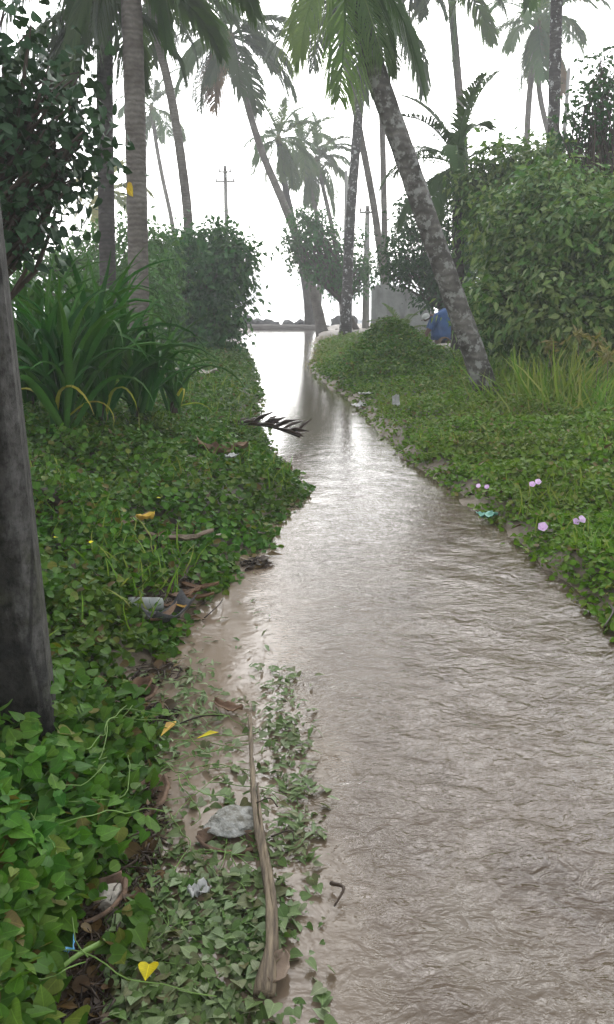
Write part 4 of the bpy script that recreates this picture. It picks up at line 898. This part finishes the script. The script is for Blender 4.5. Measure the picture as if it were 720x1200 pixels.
# right bank litter
sheet('plastic_scrap', 'teal', gz(571, 606, .04), .13, .10, .3, 'crumpled sea-green plastic scrap at the right water edge', 'litter', .35, .14, 51)
sheet('paper_scrap', 'white', gz(463, 463, .16), .10, .14, .3, 'small white scrap standing in the right creeper', 'litter', .4, .3, 52, tilt=(R(60), 0))
sheet('foam_scrap', 'white', gz(424, 470, .03), .28, .22, .9, 'ragged white plastic washed onto the sand spit', 'litter', .25, .12, 53)
sheet('foam_scrap', 'white', gz(428, 463, .06), .2, .12, .4, 'narrow white plastic strip above the ragged one on the spit', 'litter', .25, .12, 54)
for i, (u, v) in enumerate([(528,437),(535,440),(545,436),(552,438)]):
    p = at_y(u, v, 19.6 + .3 * i); sheet('paper_scrap', 'white', (p[0], p[1], h1(p[0], p[1]) + .05), .26, .14, i, 'white scrap strewn on the bare ground below the crouching person', 'litter', .3, .3, 60 + i, 'white scraps by the bare path')
for i, (u, v) in enumerate([(232,434),(205,432)]):
    sheet('sand_sack', 'stone', gz(u, v, .16), .7, .35, .2, 'pale flattened sack on the left bank below the shrub', 'sack', .2, .12, 70 + i, 'pale sacks on the left bank')
# slabs and pipe by the bare path
for i, (u, v, w_) in enumerate([(520,424,.42),(512,416,.3),(528,416,.34)]):
    p = at_y(u, v, 21.5 + i * .4); rock('flat_stone', (p[0], p[1], h1(p[0], p[1]) + .04), (w_, .3, .09), 'stone', 'flat grey stone on the bare ground by the crouching person', 'stone', 'flat stones on the bare ground', i + 3, 3)
p = at_y(522, 412, 22); z_ = h1(p[0], 22); mb = MB(); th = np.linspace(0, 2 * np.pi, 15)[:-1]
vo = [(.15 * math.cos(t), y, .15 * math.sin(t)) for y in (0, .9) for t in th] + [(.12 * math.cos(t), y, .12 * math.sin(t)) for y in (0, .9) for t in th]; n = 14
qs = []
for j in range(n):
    k = (j + 1) % n; qs += [[j, k, n + k, n + j], [2*n + k, 2*n + j, 3*n + j, 3*n + k], [k, j, 2*n + j, 2*n + k]]
mb.add(vo, qs); o = mb.obj('clay_pipe', M['husk'], loc=(p[0], 22, z_ + .16)); tag(o, 'short dark pipe lying open end out on the bare ground', 'pipe')
# flowers
def glory(u, v, up, s_, label, group=None):
    p = gz(u, v, up); root = empty('flower', p); s_ *= random.uniform(.8, 1.1); tag(root, label, 'flower', group)
    n = 15; r = [(.004,-.05),(.012,-.02),(.03,0),(.046,.012)]; vv = [(a * (1 + .08 * math.cos(5 * t)) * math.cos(t), a * (1 + .08 * math.cos(5 * t)) * math.sin(t), z) for a, z in r for t in np.linspace(0, 2 * np.pi, n + 1)[:-1]]
    q = [[i * n + j, i * n + (j + 1) % n, (i + 1) * n + (j + 1) % n, (i + 1) * n + j] for i in range(3) for j in range(n)]
    MB().add(vv, q).obj('corolla', M['flower'], root); mb = MB(); tube(mb, [(0, 0, -.14), (0, 0, -.045)], .004, 5); mb.obj('stalk', M['greenstalk'], root)
    root.rotation_euler = (R(50), 0, R(random.uniform(-30, 30))); root.scale = (s_, s_, s_)
for u, v, up, s_ in [(638,594,.17,.62),(676,599,.17,.55),(683,596,.19,.5),(625,552,.24,.5),(632,548,.26,.45),(572,547,.24,.45),(562,549,.22,.45)]:
    glory(u, v, up, s_, 'pale purple morning glory flower in the right creeper', 'morning glory flowers')
for u, v in [(66,606),(104,612),(146,579),(188,566)]:
    single(ROUND, 'flower_c', gz(u, v, .26), .026, random.uniform(0, 6), 'tiny yellow flower in the left creeper', 'flower', 'yellow_flower', .3, 'yellow flowers in the left creeper')

# ------------------------------------------------------------------ the crouching person
def skinned(name, mat, nodes, edges, root_i, parent=None, sub=2):
    me = bpy.data.meshes.new(name); me.from_pydata([n_[:3] for n_ in nodes], edges, []); o = link(name, me, parent)
    o.modifiers.new('skin', 'SKIN'); s = me.skin_vertices
    if not len(s): 
        bpy.context.view_layer.objects.active = o
    lay = me.skin_vertices[0] if len(me.skin_vertices) else None
    if lay is not None:
        for i, n_ in enumerate(nodes): lay.data[i].radius = (n_[3], n_[4] if len(n_) > 4 else n_[3]); lay.data[i].use_root = i == root_i
    sb = o.modifiers.new('sub', 'SUBSURF'); sb.levels = sub; sb.render_levels = sub
    me.materials.append(mat); return o
px0 = at_y(515, 403, 22.6); pz = h1(px0[0], 22.6)
per = empty('person', (px0[0], 22.6, pz)); tag(per, 'person in a blue coat and white cap stooping to the ground behind the leaning palm', 'person')
skin_m = plain('skin', (.13,.07,.045), .55, var=.15, bmp=0); coat_m = plain('blue_coat', (.035,.10,.26), .55, var=.35, scale=5, bmp=.5, bd=.02); trou_m = plain('dark_trousers', (.02,.02,.024), .8, bmp=.1)
nodes = [(.16,0,.62,.13,.12),(.02,0,.74,.13,.12),(-.14,0,.83,.14,.12),(-.24,0,.84,.055),(-.33,0,.80,.075),(-.39,0,.765,.085,.075),(-.43,0,.70,.05)]
edges = [(0,1),(1,2),(2,3),(3,4),(4,5),(5,6)]
for sgn in (-1, 1):
    i = len(nodes); nodes += [(.15,sgn*.10,.56,.09),(-.06,sgn*.13,.40,.07),(.06,sgn*.13,.22,.05),(.13,sgn*.12,.07,.04),(.02,sgn*.13,.03,.035),(-.06,sgn*.13,.025,.028)]
    edges += [(0,i),(i,i+1),(i+1,i+2),(i+2,i+3),(i+3,i+4),(i+4,i+5)]
    j = len(nodes); nodes += [(-.15,sgn*.19,.80,.06),(-.24,sgn*.21,.56,.045),(-.36,sgn*.14,.36,.034),(-.39,sgn*.12,.29,.03)]
    edges += [(2,j),(j,j+1),(j+1,j+2),(j+2,j+3)]
    for f in range(5):
        k = len(nodes); dy = (f - 2) * .018; l = [.05,.075,.085,.078,.06][f]
        nodes += [(-.40,sgn*.12+dy,.25,.009),(-.395 + .015 * f * .3,sgn*.12+dy*1.2,.25-l,.008)]; edges += [(j+3,k),(k,k+1)]
skinned('body', skin_m, nodes, edges, 0, per)
tn = [(.16,0,.62,.15,.14)]; te = []
for sgn in (-1, 1):
    i = len(tn); tn += [(.15,sgn*.10,.55,.115),(-.06,sgn*.13,.40,.092),(.05,sgn*.13,.22,.075),(.11,sgn*.125,.10,.07)]; te += [(0,i),(i,i+1),(i+1,i+2),(i+2,i+3)]
skinned('trousers', trou_m, tn, te, 0, per)
# coat: a hanging shell over back and arms
th = np.linspace(0, 2 * np.pi, 25)[:-1]; rows = []
for z, cx, rx, ry in [(.96,-.02,.10,.10),(.94,-.01,.22,.17),(.87,.0,.29,.22),(.74,.03,.32,.25),(.56,.06,.32,.27),(.38,.08,.31,.28),(.22,.09,.30,.28)]:
    f = 1 + (.07 * np.sin(th * 7 + z * 5)) * sm(.9, .4, np.array(z)) * 0 + (.06 * np.sin(th * 7 + z * 3) * (1 - z))
    slope = -.10 * np.cos(th) * (z > .5) * -1
    rows.append(np.stack([cx + rx * f * np.cos(th), ry * f * np.sin(th), z + slope * .8], -1))
v = np.concatenate(rows); n = 24; i = np.arange(6)[:, None] * n; j = np.arange(n)[None]; k = (j + 1) % n
mb = MB().add(v, np.stack([i + j, i + n + j, i + n + k, i + k], -1).reshape(-1, 4)); mb.add(np.concatenate([rows[0], rows[0].mean(0)[None] + [[0, 0, .02]]]), None, [[a, (a + 1) % n, n] for a in range(n)])
o = mb.obj('coat', coat_m, per); sd = o.modifiers.new('t', 'SOLIDIFY'); sd.thickness = .012
for sgn in (-1, 1):
    mb = MB(); tube(mb, spline([(-.10,sgn*.17,.84),(-.20,sgn*.21,.66),(-.27,sgn*.20,.50)], 8), np.linspace(.10, .075, 8), 9, cap=False); mb.obj('sleeve', coat_m, per)
mb = MB(); c_ = np.array([-.375, 0, .80]); ph = np.linspace(0, np.pi * .55, 7); rows = [(.115 * math.sin(a), .105 * math.cos(a)) for a in ph]
ax = Vector((-.45, 0, .9)).normalized(); qr = ax.to_track_quat('Z', 'Y').to_matrix()
vv = [c_ + np.array(qr @ Vector((max(r_, .002) * math.cos(t), max(r_, .002) * math.sin(t), z))) for r_, z in rows for t in th]
i = np.arange(6)[:, None] * n; mb.add(vv, np.stack([i + j, i + k, i + n + k, i + n + j], -1).reshape(-1, 4)); mb.add([c_ + np.array(qr @ Vector(q)) for q in [(.06,-.09,-.01),(.06,.09,-.01),(.19,.05,-.03),(.19,-.05,-.03)]], [[0,1,2,3]])
mb.obj('cap', M['white'], per)
for sgn in (-1, 1):
    mb = MB(); tube(mb, [(-.452, sgn*.03, .79 - .05), (-.46, sgn*.03, .745)], [.012, .008], 6); mb.obj('eye', M['insul'], per)
    mb = MB(); tube(mb, [(-.38, sgn*.085, .75), (-.37, sgn*.09, .72)], [.022, .015], 6); mb.obj('ear', skin_m, per)
    mb = MB(); tube(mb, [(.15, sgn*.125, .04), (.03, sgn*.13, .035), (-.08, sgn*.13, .03)], [.04, .045, .03], 8); mb.obj('shoe', trou_m, per)
mb = MB(); tube(mb, [(-.455, 0, .755), (-.49, 0, .715), (-.46, 0, .705)], [.008, .016, .01], 6); mb.obj('nose', skin_m, per)

# ------------------------------------------------------------------ sea haze
hb = MB(); x0, x1, y0, y1, z0, z1 = -3300, 3300, -60, 3400, -6.5, 24
vv = [(x, y, z) for z in (z0, z1) for x, y in ((x0, y0), (x1, y0), (x1, y1), (x0, y1))]
hb.add(vv, [[0,3,2,1],[4,5,6,7],[0,1,5,4],[1,2,6,5],[2,3,7,6],[3,0,4,7]])
hm = bpy.data.materials.new('sea_haze'); hm.use_nodes = True; n_ = hm.node_tree; n_.nodes.clear()
out = n_.nodes.new('ShaderNodeOutputMaterial'); pv = n_.nodes.new('ShaderNodeVolumePrincipled')
pv.inputs['Color'].default_value = (.96,.97,.98,1); pv.inputs['Density'].default_value = .0026; pv.inputs['Anisotropy'].default_value = 0.3
n_.links.new(pv.outputs[0], out.inputs['Volume'])
tag(hb.obj('haze', hm, smooth=False), 'pale salt haze in the air', kind='stuff')
